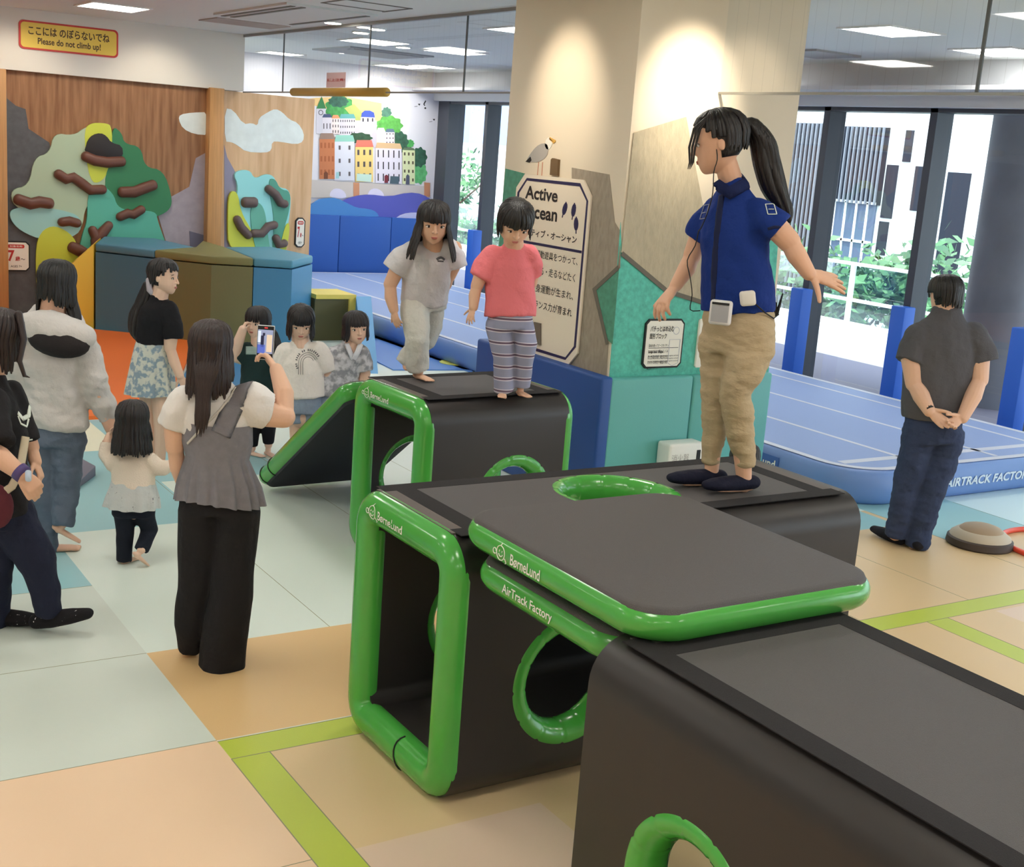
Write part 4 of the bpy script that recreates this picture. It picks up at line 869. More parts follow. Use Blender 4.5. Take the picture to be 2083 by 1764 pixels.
def remesh(b, vox, it=4, fac=.5, wr=0.0, wf=(9,9,5), seed=0.0, name='m'):
    """join overlapping closed pieces into one continuous skin"""
    me = bpy.data.meshes.new(name); me.from_pydata(b.v, [], b.f); me.update()
    bm = bmesh.new(); bm.from_mesh(me); bmesh.ops.recalc_face_normals(bm, faces=bm.faces[:]); bm.to_mesh(me); bm.free()
    o = bpy.data.objects.new(name, me); COL.objects.link(o)
    m = o.modifiers.new('r', 'REMESH'); m.mode = 'VOXEL'; m.voxel_size = vox
    m = o.modifiers.new('s', 'SMOOTH'); m.factor = fac; m.iterations = it
    dg = bpy.context.evaluated_depsgraph_get(); r = bpy.data.meshes.new_from_object(o.evaluated_get(dg))
    bpy.data.objects.remove(o); bpy.data.meshes.remove(me); r.name = name
    if wr:
        n = len(r.vertices); co = np.empty(n*3); nr = np.empty(n*3); r.vertices.foreach_get('co', co); r.vertices.foreach_get('normal', nr)
        co = co.reshape(-1,3); nr = nr.reshape(-1,3)
        d = np.array([noise.noise((p[0]*wf[0]+seed+2.0*p[2], p[1]*wf[1], p[2]*wf[2]))+.5*noise.noise((p[0]*wf[0]*2.3, p[1]*wf[1]*2.3+seed, p[2]*wf[2]*3)) for p in co])
        co += nr*(d*wr)[:,None]; r.vertices.foreach_set('co', co.ravel())
    r.polygons.foreach_set('use_smooth', [True]*len(r.polygons)); r.update()
    return r
class Fig:
    def __init__(s, base, label, skinc=(222,172,140), hairc=(26,21,22), vox=.0045, dist=None):
        s.base = Vector(base); s.label = label; s.sk = skin(skinc); s.hm = hairm(hairc); s.vox = vox
        s.b = MB(); s.kids = []; s.zc = (s.base+V(0,0,.6)-Vector(CAMP)).dot(FW)
    def m(s, px): return px*s.zc/FPX
    def J(s, x, y, d=0.0):
        r = Vector(ray((x,y))); c = Vector(CAMP); t = ((s.base-c).dot(VH)+d)/r.dot(VH); return c+r*t
    def P(s, pts): return [s.J(*p) if len(p) < 4 else s.J(*p[:3]) for p in pts]
    def limb(s, pts, rad, b=None, n=16, wdir=None):
        rad = list(rad)
        if b is None and len(pts) > 1: rad[0] = rad[0]*.84
        (b or s.b).tube(s.P(pts), [s.m(r) if not isinstance(r, tuple) else (s.m(r[0]), s.m(r[1])) for r in rad], n, wdir, round_end=True if b is None else (True, False))
    def leg(s, pts, rad):
        n = len(rad); s.limb(pts, [r*(.68+.24*i/(n-1)) for i, r in enumerate(rad)])
    def axis(s, yaw):
        """right-hand screen axis turned by the body yaw; 0 faces the camera, + turns to the right of the photo"""
        a = math.radians(yaw); f = (-VH*math.cos(a)+VR*math.sin(a)).normalized(); return f, f.cross(UP)*-1
    def torso(s, pts, rad, yaw, b=None, n=20):
        k = .76 if b is None else 1.0; f, r = s.axis(yaw); (b or s.b).tube(s.P(pts), [(s.m(q[0]*k), s.m(q[1]*k)) for q in rad], n, [r]*len(pts), round_end=True if b is None else (False, True))
    # ------------------------------------------------ head
    def head(s, c, hh, yaw, pitch=0, roll=0, kid=0.0, mouth=True, face=True):
        s.hc = s.J(*c); s.hh = hh
        f, r = s.axis(yaw); u = Vector(UP); a = math.radians(pitch); f2 = f*math.cos(a)-u*math.sin(a); u2 = u*math.cos(a)+f*math.sin(a)
        a = math.radians(roll); r2 = r*math.cos(a)+u2*math.sin(a); u3 = u2*math.cos(a)-r*math.sin(a)
        s.hr, s.hf, s.hu = r2, f2, u3
        H = s.H; w = 1+.07*kid; rings = []
        for z, hw, fr, bk in RINGS:
            ch = 1.0 if z > -.2 else 1+.10*kid
            rings.append([H(hw*w*ch*math.sin(t), (fr if math.cos(t) > 0 else bk)*math.cos(t), z) for t in [2*math.pi*k/28 for k in range(28)]])
        s.b.grid(rings)
        ns = 1-.35*kid
        s.b.tube([H(0,.365,.03), H(0,.385+.03*ns,-.06), H(0,.385+.07*ns,-.135)], [.03*hh, .034*hh, .042*hh], 10)
        for k in (-1,1): s.b.ball(H(.045*k,.395,-.145), .028*hh, 8, 6)
        s.b.ball(H(0,.375,-.262), (.085*hh,.03*hh,.022*hh), 10, 7, (s.hr,s.hf,s.hu)); s.b.ball(H(0,.37,-.30), (.07*hh,.035*hh,.024*hh), 10, 7, (s.hr,s.hf,s.hu))
        for k in (-1,1): s.b.ball(H(.365*w*k,-.03,-.06), (.03*hh,.065*hh,.10*hh), 10, 8, (s.hr,s.hf,s.hu))
        s.w = w
        if face:
            for k in (-1,1):
                x = .155*k; y = .362*math.sqrt(1-(x/.35)**2)+.008
                e = MB(); e.ball(H(x,y+.008,-.012), (.072*hh,.022*hh,.026*hh), 12, 8, (s.hr,s.hf,s.hu)); e.ball(H(x,y+.016,-.012), (.034*hh,.02*hh,.027*hh), 10, 8, (s.hr,s.hf,s.hu), 1)
                e.tube([H(x+q*.085, y+.022-.03*abs(q)*abs(q), .008+.018*(1-q*q)) for q in (-1,-.5,0,.5,1)], [.005*hh,.009*hh,.010*hh,.009*hh,.005*hh], 6, mi=1)
                s.kids.append(('eye', e, [M_eyew, M_eyed]))
                e = MB(); e.tube([H(x+q*.10, y+.022-.03*q*q, .092+.02*(1-q*q)) for q in (-1,-.4,.2,1)], [.004*hh,.010*hh,.010*hh,.004*hh], 6); s.kids.append(('eyebrow', e, s.hm))
            if mouth:
                e = MB(); e.ball(H(0,.394,-.268), (.088*hh,.02*hh,.017*hh), 12, 6, (s.hr,s.hf,s.hu)); e.ball(H(0,.392,-.297), (.07*hh,.02*hh,.017*hh), 12, 6, (s.hr,s.hf,s.hu)); s.kids.append(('lips', e, M_lip))
    def H(s, x, y, z): return s.hc+s.hr*(x*s.hh)+s.hf*(y*s.hh)+s.hu*(z*s.hh)
    def neck(s, base, r):
        s.b.tube([s.J(*base), s.H(0,-.06,-.30)], [s.m(r)*1.1, s.m(r)], 14)
    # ------------------------------------------------ hair
    def surf(s, a, z, k=1.0, add=0.0):
        hw, fr, bk = ring_at(z); hw *= s.w; c = math.cos(a); return s.H((hw*k+add)*math.sin(a), ((fr if c > 0 else bk)*k+add)*c - .02, z)
    def hair(s, zend, bang=.10, bw=52, n=46, part=0.0, seed=1, spread=0.0, width=.060, dense=1.7, cap=True, hang=None, lift=.035):
        """zend(deg) gives the lower end of a lock in head heights below the head centre; hanging part follows gravity"""
        rnd = random.Random(seed); b = MB(); hh = s.hh; n = int(n*dense); width = width/dense*1.2
        if cap:
            rings = []
            for z, hw, fr, bk in RINGS[:11]:
                rings.append([s.H((hw*s.w*1.06)*math.sin(t), ((fr-.035)*max(0.0, min(1.0, (z+.06)/.26)) if math.cos(t) > 0 else bk*1.07)*math.cos(t)-.012, z*1.03+.03) for t in [2*math.pi*k/28 for k in range(28)]])
            b.grid(rings)
        for i in range(n):
            deg = -180+360*(i+.5)/n+rnd.uniform(-3,3); ad = abs(deg); a = math.radians(deg)
            fringe = ad < bw
            ze = (bang+rnd.uniform(-.025,.02)) if fringe else zend(deg)+rnd.uniform(-.05,.05)
            if ze is None: continue
            pts = []; rad = []
            top = .50; zz = [.49,.46,.40,.30,.18]
            if ze < .05: zz += [.06,-.06]
            k_end = -.12
            lf = lift+rnd.uniform(-.012,.012)
            for z in zz:
                if z < ze: break
                pa = a*(1-.0) ; pts.append(s.surf(pa, z, 1.0, lf if z < .45 else lf*.6)+s.hu*(lf*hh*.6)); rad.append((width*hh*(1.0 if z < .45 else .6), .024*hh))
            if fringe: pts.append(s.surf(a, ze, 1.0, lf+.012)+s.hu*0); rad.append((width*hh*.55, .014*hh))
            elif ze < k_end:
                p0 = pts[-1]; L = (k_end-ze)*hh; out = (p0-s.hc); out -= UP*out.dot(UP); out = out.normalized() if out.length > 0 else s.hr
                mseg = max(2, int(L/(.12*hh)))
                for q in range(1, mseg+1):
                    f = q/mseg; sw = rnd.uniform(-.012,.012)*hh
                    p = p0 - UP*(L*f) + out*(spread*hh*f) + s.hr*sw
                    if hang: p += hang(f)
                    pts.append(p); rad.append((width*hh*(1.0-.1*f if q < mseg else .45), .03*hh*(1 if q < mseg else .4)))
            if len(pts) < 2: continue
            wd = [ (s.hr*math.cos(a)-s.hf*math.sin(a)) for _ in pts]
            b.tube(pts, rad, 7, wd)
        s.kids.append(('hair', b, s.hm)); s.hairmesh = b
        return b
    def tail(s, pts, rad, n=12, seed=3, name='ponytail', b=None):
        rnd = random.Random(seed); b2 = b or MB(); P = s.P(pts); R = [s.m(r) for r in rad]
        b2.tube(P, [r*.8 for r in R], 12, smooth=4)
        for i in range(n):
            a = 2*math.pi*i/n; q = []
            for k in range(len(P)):
                j = rnd.uniform(.55,.8); q.append(P[k]+VR*(R[k]*j*math.cos(a))+VH*(R[k]*j*math.sin(a)))
            b2.tube(q, [max(.003,r*.36)*(1 if k < len(R)-1 else .4) for k, r in enumerate(R)], 6, smooth=4)
        if b is None: s.kids.append((name, b2, s.hm))
    # ------------------------------------------------ hands and feet
    def hand(s, W, K, back, hs, thumb=1, curl=(.25,.35,.3), spread=.08, tcurl=.2, tout=.7, b=None, fsp=None):
        """W wrist, K a point towards the knuckles, back = vector out of the back of the hand, thumb = side of the thumb"""
        b = b or s.b; W = Vector(W); D = (Vector(K)-W).normalized(); N = Vector(back); N = (N-D*N.dot(D)).normalized(); S = D.cross(N).normalized()*thumb
        b.tube([W-D*.06*hs, W+D*.12*hs, W+D*.32*hs, W+D*.50*hs], [(.115*hs,.09*hs),(.15*hs,.095*hs),(.20*hs,.085*hs),(.19*hs,.06*hs)], 12, [S]*4)
        for i in range(4):
            t = (.150,.052,-.048,-.142)[i]; L = (.40,.45,.42,.33)[i]*hs; sp = (spread*(1.5,.4,-.6,-1.7)[i]) if fsp is None else fsp[i]
            p = W+D*(.47-.03*(i == 3))*hs+S*(t*hs); d = (D*math.cos(sp)+S*math.sin(sp)).normalized(); ax = S.copy(); pts = [p-d*.06*hs, p]; ang = 0
            for seg, c in zip((.45,.31,.24), curl):
                ang += c*(1+.12*i); dd = d*math.cos(ang)-N*math.sin(ang); p = p+dd*(L*seg); pts.append(p)
            b.tube(pts, [.056*hs,.056*hs,.051*hs,.047*hs,.040*hs], 8)
        p = W+D*.12*hs+S*.11*hs-N*.02*hs; d = (D*(1-tout*.6)+S*tout-N*.25).normalized(); pts = [p]; 
        for seg, c in zip((.20,.17,.14), (0,tcurl,tcurl)):
            d = (d+D*c).normalized(); p = p+d*(seg*hs); pts.append(p)
        b.tube(pts, [.075*hs,.065*hs,.056*hs,.045*hs], 8)
    def foot(s, A, T, fl, toes=True, b=None, zf=None, w=1.0):
        """A ankle joint, T toe direction, fl length"""
        b = b or s.b; A = Vector(A); T = Vector(T).normalized(); S = T.cross(UP).normalized(); dn = S.cross(T).normalized(); dn = -dn if dn.z > 0 else dn
        sole = (zf if zf is not None else None); h = .30*fl
        O = A+dn*(h-.075*fl) if sole is None else Vector((A.x,A.y,sole+.075*fl))
        b.tube([O-T*.17*fl, O, O+T*.28*fl, O+T*.52*fl, O+T*(.62 if toes else .72)*fl], [(.12*fl*w,.085*fl),(.13*fl*w,.10*fl),(.16*fl*w,.085*fl),(.185*fl*w,.062*fl),(.16*fl*w,.045*fl)], 12, [S]*5)
        b.tube([A-dn*.05*fl, O-T*.02*fl], [.125*fl,.13*fl], 12)
        if toes:
            for i in range(5):
                o = (-.14,-.075,-.005,.062,.122)[i]*fl; L = (.11,.12,.11,.09,.07)[i]*fl; r = (.052,.036,.034,.031,.030)[i]*fl
                p = O+T*.60*fl+S*o+dn*.028*fl; b.tube([p-T*.05*fl, p, p+T*L], [r,r,r*.85], 8)
    # ------------------------------------------------ garments and finish
    def wear(s, name, b, m, vox=.009, it=5, wr=.005, wf=(9,9,6), label=None):
        wr *= 1.6
        s.kids.append((name, remesh(b, vox, it, .5, wr, wf, len(s.kids)*3.7, name), m, label))
    def skinmap(s, names=None):
        from mathutils.bvhtree import BVHTree
        s.bv = []
        for k in s.kids:
            if names and k[0].split('/')[-1] not in names: continue
            if isinstance(k[1], MB): s.bv.append(BVHTree.FromPolygons(k[1].v, k[1].f))
            else: s.bv.append(BVHTree.FromPolygons([v.co[:] for v in k[1].vertices], [tuple(f.vertices) for f in k[1].polygons]))
    def hit(s, px, off=.002):
        best = None; o = Vector(CAMP); d = Vector(ray(px)).normalized()
        for bv in s.bv:
            l, n, i, t = bv.ray_cast(o, d)
            if l is not None and (best is None or t < best[2]): best = (l, n if n.dot(d) < 0 else -n, t)
        if best is None: return None
        return best[0]+best[1]*off, best[1]
    def line(s, b, pts, w, th=.0015, off=.0015, closed=False, step=3.0):
        """a stripe of width w lying on the garment along the given points"""
        if closed: pts = list(pts)+[pts[0]]
        P = []
        for a, c in zip(pts, pts[1:]):
            n = max(1, int(math.hypot(c[0]-a[0], c[1]-a[1])/step))
            P += [(a[0]+(c[0]-a[0])*i/n, a[1]+(c[1]-a[1])*i/n) for i in range(n)]
        P.append(pts[-1]); H = [h for h in (s.hit(q, off) for q in P) if h]
        if len(H) < 2: return
        Q = [h[0] for h in H]; wd = [h[1].cross((Q[min(i+1,len(Q)-1)]-Q[max(0,i-1)])) for i, h in enumerate(H)]
        b.tube(Q, [(w/2, th)]*len(Q), 6, wd, round_end=False)
    def part(s, name, b, m, label=None): s.kids.append((name, b, m, label))
    def done(s, cat='person', group=None):
        me = remesh(s.b, s.vox, 3, .5, name='person'); me.transform(Matrix.Translation(-s.base)); me.materials.append(s.sk)
        o = link('person', me); o.location = s.base; ORIG[o.name] = s.base.copy(); tag(o, s.label, cat, group)
        made = {}
        for k in s.kids:
            nm, b, m = k[:3]; lab = k[3] if len(k) > 3 else None; par = o
            if '/' in nm: pn, nm = nm.split('/'); par = made.get(pn, o)
            if isinstance(b, MB): c = b.build(nm, m, par, True)
            else:
                for q in (m if isinstance(m, (list, tuple)) else [m]): b.materials.append(q)
                c = link(nm, b, par)
            made[nm] = c
            if lab: c['label'] = lab
        s.obj = o; return o
# ------------------------------------------------------------------ people
# --- woman in the blue polo on the block
B1 = onz((1462,992), 1.0)
p = Fig(B1, 'woman in blue polo shirt and khaki trousers balancing on the black block', (228,182,154), (24,20,22), .004)
p.head((1462,288,0), .238, -97, 14)
p.neck((1488,372,.01), 22)
p.torso([(1500,690,0),(1502,640,0),(1498,560,0),(1494,480,0),(1492,420,0),(1490,385,0)], [(62,44),(62,44),(54,38),(60,42),(58,34),(28,24)], -38)
p.limb([(1452,440,.12),(1422,480,.15),(1408,520,.16)], [20,20,19]); p.limb([(1408,520,.16),(1398,545,.15),(1374,582,.13)], [19,19,13])
p.limb([(1540,444,-.09),(1580,464,-.12),(1606,492,-.12)], [22,24,22]); p.limb([(1606,492,-.12),(1620,518,-.13),(1645,556,-.14)], [22,20,14.5])
W = p.J(1374,582,.13); p.hand(W, p.J(1354,608,.10), VR*-.75-VH*.45+UP*.4, .185, thumb=1, curl=(.3,.45,.3), spread=.13, tout=.6)
W = p.J(1645,556,-.14); p.hand(W, p.J(1678,566,-.12), UP*.85-VH*.75, .188, thumb=1, curl=(.05,.10,.05), spread=.13, tout=.95, tcurl=-.15)
p.limb([(1462,700,.06),(1452,800,.03),(1452,870,.03),(1447,968,.02)], [36,24,21,14]); p.limb([(1530,700,-.05),(1494,800,-.08),(1508,870,-.06),(1514,985,-.04)], [40,26,23,15])
zt = 1.006
la = onz((1450,978), zt+.02); ra = onz((1516,995), zt+.02)
p.foot(p.J(1447,965,.02), p.J(1385,985,-.04)-p.J(1447,980,.02), .18, False, zf=zt); p.foot(p.J(1514,982,-.04), p.J(1448,1004,-.12)-p.J(1514,998,-.04), .185, False, zf=zt)
b = MB(); p.torso([(1500,634,0),(1500,600,0),(1496,540,0),(1492,480,0),(1492,428,0),(1490,404,0),(1490,384,0)], [(80,56),(79,54),(73,50),(73,50),(66,42),(46,34),(31,26)], -38, b)
p.limb([(1453,430,.09),(1432,455,.13),(1418,484,.15)], [27,30,29], b); p.limb([(1540,434,-.07),(1564,448,-.11),(1586,466,-.12)], [30,34,33], b)
p.wear('polo_shirt', b, cloth('polo_blue', (26,54,132)), wr=.007)
b = MB(); b.tube([p.J(1462,378,-.05), p.J(1480,366,.06), p.J(1508,360,.06), p.J(1518,374,-.04), p.J(1484,392,-.11), p.J(1462,378,-.05)], [(.026,.012)]*6, 8); p.part('polo_shirt/collar', b, cloth('polo_navy', (26,38,84)))
b = MB(); p.torso([(1502,716,0),(1503,680,0),(1503,640,0),(1501,622,0)], [(78,56),(80,58),(76,54),(70,48)], -38, b)
p.limb([(1464,690,.05),(1460,745,.05),(1452,800,.03),(1452,835,.03),(1452,880,.03),(1446,945,.02)], [43,37,29,27,26,18.5], b); p.limb([(1532,690,-.05),(1516,745,-.07),(1496,800,-.08),(1500,838,-.07),(1508,880,-.06),(1514,948,-.04)], [47,44,33,31,29,23], b)
p.wear('trousers', b, cloth('khaki', (186,168,138), bump=.6, bscale=22, stretch=(1,1,1.8)), wr=.006, wf=(7,7,18))
b = MB()
for A, T, fl in ((p.J(1447,965,.02), p.J(1385,985,-.04)-p.J(1447,980,.02), .245), (p.J(1514,982,-.04), p.J(1448,1004,-.12)-p.J(1514,998,-.04), .255)):
    q = MB(); T = Vector((T.x,T.y,0)).normalized(); S = T.cross(UP); O = Vector((A.x,A.y,zt+.034))
    q.tube([O-T*.045, O+T*.03, O+T*.10, O+T*.16, O+T*.19], [(.036,.03),(.042,.034),(.046,.032),(.042,.026),(.03,.02)], 12, [S]*5)
    p.wear('sock_shoe', q, cloth('navy_sock', (24,26,46)), vox=.006, wr=0)
p.hair(lambda d: .30 if abs(d) < 62 else (.06 if abs(d) < 84 else (.02 if abs(d) < 105 else -.24)), bang=.32, bw=44, n=52, seed=4, width=.055, lift=.03)
hb = p.hairmesh
for dx in (0,6,12): hb.tube(p.P([(1436+dx*.5,240,-.06),(1412+dx,262,-.07),(1402+dx,300,-.07),(1403+dx*.6,330,-.07),(1399+dx*.4,344,-.07)]), [p.m(2.6),p.m(3),p.m(2.4),p.m(1.8),.001], 6)
p.tail([(1510,256,.02),(1532,256,.03),(1552,290,.03),(1562,335,.03),(1576,385,.02),(1594,425,.0),(1606,450,-.02)], [14,20,25,27,25,17,5], n=16, name='hair/ponytail')
b = MB(); b.tube(p.P([(1457,300,-.075),(1459,325,-.085),(1452,350,-.11),(1450,392,-.12),(1440,430,-.1),(1428,460,-.05),(1421,470,-.02)]), [.0022]*7, 6, smooth=3); b.tube(p.P([(1421,470,-.02),(1414,500,-.02),(1398,530,-.02),(1404,565,-.02),(1408,600,-.02),(1404,630,-.02),(1424,632,-.02)]), [.0022]*7, 6, smooth=3); p.part('earphone_cable', b, M_black)
p.skinmap(('polo_shirt',))
b = MB(); p.line(b, [(1557,416),(1574,415),(1580,436),(1562,436)], .004, closed=True, step=2); p.line(b, [(1563,426),(1574,426)], .003, step=2); p.part('polo_shirt/sleeve_badge', b, M_let)
b = MB(); p.line(b, [(1433,418),(1443,416),(1436,444),(1424,446)], .004, closed=True, step=2); p.line(b, [(1428,434),(1436,432)], .004, step=2); p.part('polo_shirt/chest_badge', b, mat('badge_grey', (150,156,180), .6))
b = MB(); p.line(b, [(1468,396),(1462,440),(1456,500),(1452,560),(1450,626)], .03, .002, 0.0); p.part('polo_shirt/placket', b, mat('polo_dark', (18,30,72), .85))
b = MB(); p.line(b, [(1562,466),(1575,462),(1590,462),(1600,464)], .012, .003, 0.0); p.part('polo_shirt/cuff', b, MATS['polo_dark'])
instr = p.done()
t = thing('voice_amplifier', p.J(1466,636,-.2), 'white portable voice amplifier hanging at the waist of the woman in blue', 'voice amplifier')
def rbox(name, c, ux, uz, sz, m, par, r=.012):
    ux = Vector(ux).normalized(); uz = Vector(uz).normalized(); uy = uz.cross(ux); M = Matrix(((ux.x,uy.x,uz.x,c.x),(ux.y,uy.y,uz.y,c.y),(ux.z,uy.z,uz.z,c.z),(0,0,0,1))); b = MB(); b.box((-sz[0]/2,-sz[1]/2,-sz[2]/2),(sz[0]/2,sz[1]/2,sz[2]/2)); xf(b, M); o = b.build(name, m, par); bevel(o, r, 3); return M
fx = (VR*.86-VH*.3); c = p.J(1466,636,-.155)
M = rbox('case', c, fx, UP, (.088,.034,.098), mat('amp_white', (228,228,230), .4), t, .012)
b = MB(); b.box((-.034,-.0195,-.036),(.034,-.016,.03)); xf(b, M).build('grille', mat('amp_grey', (168,170,176), .6), t); b = MB(); b.box((-.034,-.0195,.032),(.034,-.016,.041)); xf(b, M).build('control_strip', M_black, t)
t = thing('pouch', p.J(1522,607,-.15), 'small white folded pouch clipped on the belt of the woman in blue', 'pouch')
rbox('cloth_pouch', p.J(1521,607,-.155), VR*.9+UP*.15, UP*.95-VR*.2, (.062,.03,.06), mat('pouch_white', (226,224,218), .9), t, .012)
b = MB(); b.tube(p.P([(1536,618,-.14),(1556,636,-.13),(1574,648,-.1),(1584,640,-.05)]), [.003]*4, 6); b.build('cord', M_black, t)
t = thing('radio_pen', p.J(1590,625,0), 'black two way radio antenna sticking out of the back pocket of the woman in blue', 'radio')
b = MB(); b.tube(p.P([(1580,640,.03),(1592,598,.03)]), [.008,.003], 8); b.tube(p.P([(1577,640,.03),(1577,618,.03)]), [.008,.008], 8); b.build('antenna', M_black, t)

# --- girl in grey on the far block
B2 = onz((855,772), 1.0)
p = Fig(B2, 'long haired girl in pale grey T-shirt and trousers stepping across the far block', (222,178,150), (28,24,26), .0035)
p.head((882,452,-.08), .222, 12, 14, 0, .6)
p.neck((882,506,.0), 20)
p.torso([(862,612,.10),(866,575,.06),(872,535,.02),(880,508,0)], [(42,30),(40,28),(42,26),(24,18)], 5)
p.limb([(826,512,-.02),(808,548,-.02),(794,578,-.03)], [17,16,14]); p.limb([(794,578,-.03),(795,605,-.04),(801,630,-.05)], [14,13,10])
p.limb([(926,504,.02),(922,540,.05),(914,562,.07)], [17,16,13]); p.limb([(914,562,.07),(908,578,.08),(902,592,.08)], [13,12,10])
p.hand(p.J(801,628,-.05), p.J(805,650,-.07), -VH*.8-VR*.6, .125, thumb=1, curl=(.25,.3,.2), tout=.6); p.hand(p.J(902,592,.08), p.J(893,600,.06), VR*.7-VH*.5, .12, thumb=-1, curl=(.7,.8,.5))
p.leg([(846,615,.05),(851,680,-.03),(850,755,0)], [26,20,13]); p.leg([(880,618,.14),(872,680,.14),(826,728,.15)], [24,20,13])
p.foot(p.J(852,754,0), VR*.55-VH*.75, .175, True, zf=1.006); p.foot(p.J(826,730,.15), VR*.2-VH*.8+UP*-.1, .15, False)
b = MB(); p.torso([(862,614,.08),(866,580,.05),(870,545,.02),(876,520,0),(882,504,.0)], [(50,34),(50,34),(49,33),(47,30),(28,20)], 5, b)
p.limb([(840,514,-.01),(818,530,-.02),(800,552,-.02)], [26,27,26], b); p.limb([(912,508,.01),(926,526,.03),(930,544,.04)], [24,24,23], b)
p.wear('t_shirt', b, cloth('tee_grey', (212,210,215)), wr=.006)
b = MB(); p.torso([(864,628,.09),(864,604,.08),(864,590,.07)], [(46,32),(46,32),(42,28)], 5, b)
p.limb([(844,620,.05),(846,655,0),(849,690,-.03),(849,725,-.02),(851,752,0)], [30,29,25,24,23], b); p.limb([(882,622,.13),(876,660,.14),(864,692,.14),(838,718,.15),(822,742,.15)], [25,25,24,23,21], b)
p.wear('trousers', b, cloth('trouser_grey', (208,208,202)), wr=.007)
p.hair(lambda d: -.95 if 48 < abs(d) < 90 else (-1.05 if abs(d) >= 90 else -.2), bang=.10, bw=50, n=50, seed=5, spread=.22, width=.06)
p.skinmap(('t_shirt',))
b = MB(); p.line(b, [(888,528),(893,525),(897,524),(901,526),(904,529)], .014, step=2); p.line(b, [(890,531),(902,532)], .008, step=2); p.part('t_shirt/chest_print', b, mat('print_grey', (96,94,98), .8))
p.done()

# --- girl in pink
B3 = onz((1035,806), 1.0)
p = Fig(B3, 'small child in pink T-shirt and striped leggings standing on the far block', (228,184,156), (26,22,22), .0032)
p.head((1048,452,-.10), .222, 14, 36, 0, 1.0)
p.neck((1046,506,.0), 19)
p.torso([(1038,652,0),(1038,610,.01),(1040,560,0),(1044,512,0)], [(38,32),(40,33),(42,28),(24,20)], 10)
p.limb([(996,526,-.01),(980,555,-.02),(970,582,-.03)], [16,15,13]); p.limb([(970,582,-.03),(965,602,-.04),(963,625,-.06)], [13,12,9.5])
p.limb([(1080,520,.04),(1084,550,.07),(1082,575,.10)], [16,15,12]); p.limb([(1082,575,.10),(1068,600,.16)], [12,9])
p.hand(p.J(963,624,-.06), p.J(958,642,-.08), -VH*.8-VR*.5, .108, thumb=1, curl=(.15,.25,.2), spread=.14, tout=.9); p.hand(p.J(1068,600,.16), p.J(1058,610,.16), VH, .1, curl=(.6,.7,.5))
p.leg([(1016,660,0),(1024,725,-.03),(1024,790,-.02)], [23,17,12]); p.leg([(1060,660,.02),(1069,705,0),(1060,782,.03)], [20,14,12])
p.foot(p.J(1024,788,-.02), VR*-.05-VH, .145, True, zf=1.006); p.foot(p.J(1060,782,.03), VR*.4-VH*.8, .145, False, zf=1.006)
b = MB(); p.torso([(1038,644,0),(1038,612,.01),(1038,570,.01),(1040,535,0),(1046,508,0)], [(54,40),(53,40),(50,36),(46,31),(27,22)], 10, b)
p.limb([(1004,524,0),(988,545,-.01),(978,566,-.02)], [26,27,26], b); p.limb([(1074,516,.03),(1082,540,.05),(1082,560,.07)], [23,23,21], b)
p.wear('t_shirt', b, cloth('tee_pink', (236,128,136)), wr=.006)
MS = bpy.data.materials.new('striped_jersey'); MS.use_nodes = True; nt = MS.node_tree; bs = nt.nodes['Principled BSDF']; bs.inputs['Roughness'].default_value = .9
tc = nt.nodes.new('ShaderNodeTexCoord'); sp = nt.nodes.new('ShaderNodeSeparateXYZ'); nt.links.new(tc.outputs['Object'], sp.inputs[0])
ml = nt.nodes.new('ShaderNodeMath'); ml.operation = 'MULTIPLY'; ml.inputs[1].default_value = 15.2; nt.links.new(sp.outputs[2], ml.inputs[0]); fr = nt.nodes.new('ShaderNodeMath'); fr.operation = 'FRACT'; nt.links.new(ml.outputs[0], fr.inputs[0])
rp = nt.nodes.new('ShaderNodeValToRGB'); rp.color_ramp.interpolation = 'CONSTANT'; cr = rp.color_ramp
for i, (pos, c) in enumerate(((0,(152,156,184)),(.62,(214,210,222)),(.70,(110,92,112)),(.86,(214,210,222)),(.93,(152,156,184)))):
    e = cr.elements[i] if i < 2 else cr.elements.new(pos); e.position = pos; e.color = rgb(c)
nt.links.new(fr.outputs[0], rp.inputs[0]); nt.links.new(rp.outputs[0], bs.inputs['Base Color'])
b = MB(); p.torso([(1038,668,0),(1038,640,0),(1038,620,0)], [(47,36),(46,36),(43,33)], 10, b)
p.limb([(1014,662,0),(1018,695,-.02),(1024,728,-.03),(1024,765,-.02),(1025,798,-.02)], [27,25,22,19,21], b); p.limb([(1062,662,.02),(1072,700,-.02),(1066,740,.0),(1060,785,.03)], [25,22,18,19], b)
p.wear('leggings', b, MS, wr=.004)
p.hair(lambda d: -.22 if abs(d) < 80 else -.42, bang=.12, bw=56, n=48, seed=6, width=.062, spread=-.02)
p.done()

# --- man in grey T-shirt
B4 = onz((1842,1112), 0)
p = Fig(B4, 'man in dark grey T-shirt and jeans with hands clasped behind his back', (230,188,162), (22,20,22), .004)
p.head((1922,601,.02), .236, -158, 12)
p.neck((1926,652,.0), 22)
p.torso([(1897,880,0),(1902,820,0),(1912,740,.01),(1920,690,.0),(1925,655,0)], [(54,36),(56,38),(66,42),(66,36),(30,24)], 178)
p.limb([(1866,690,0),(1856,730,-.03),(1860,780,-.07)], [24,23,18]); p.limb([(1860,780,-.07),(1874,806,-.13),(1890,836,-.19)], [18,17,12])
p.limb([(1978,690,0),(1990,730,-.03),(1992,772,-.07)], [24,23,18]); p.limb([(1992,772,-.07),(1980,805,-.13),(1958,850,-.19)], [18,17,12])
p.hand(p.J(1890,834,-.19), p.J(1916,858,-.22), UP*-.25+VH*.9, .19, thumb=1, curl=(.25,.3,.2), tout=.5)
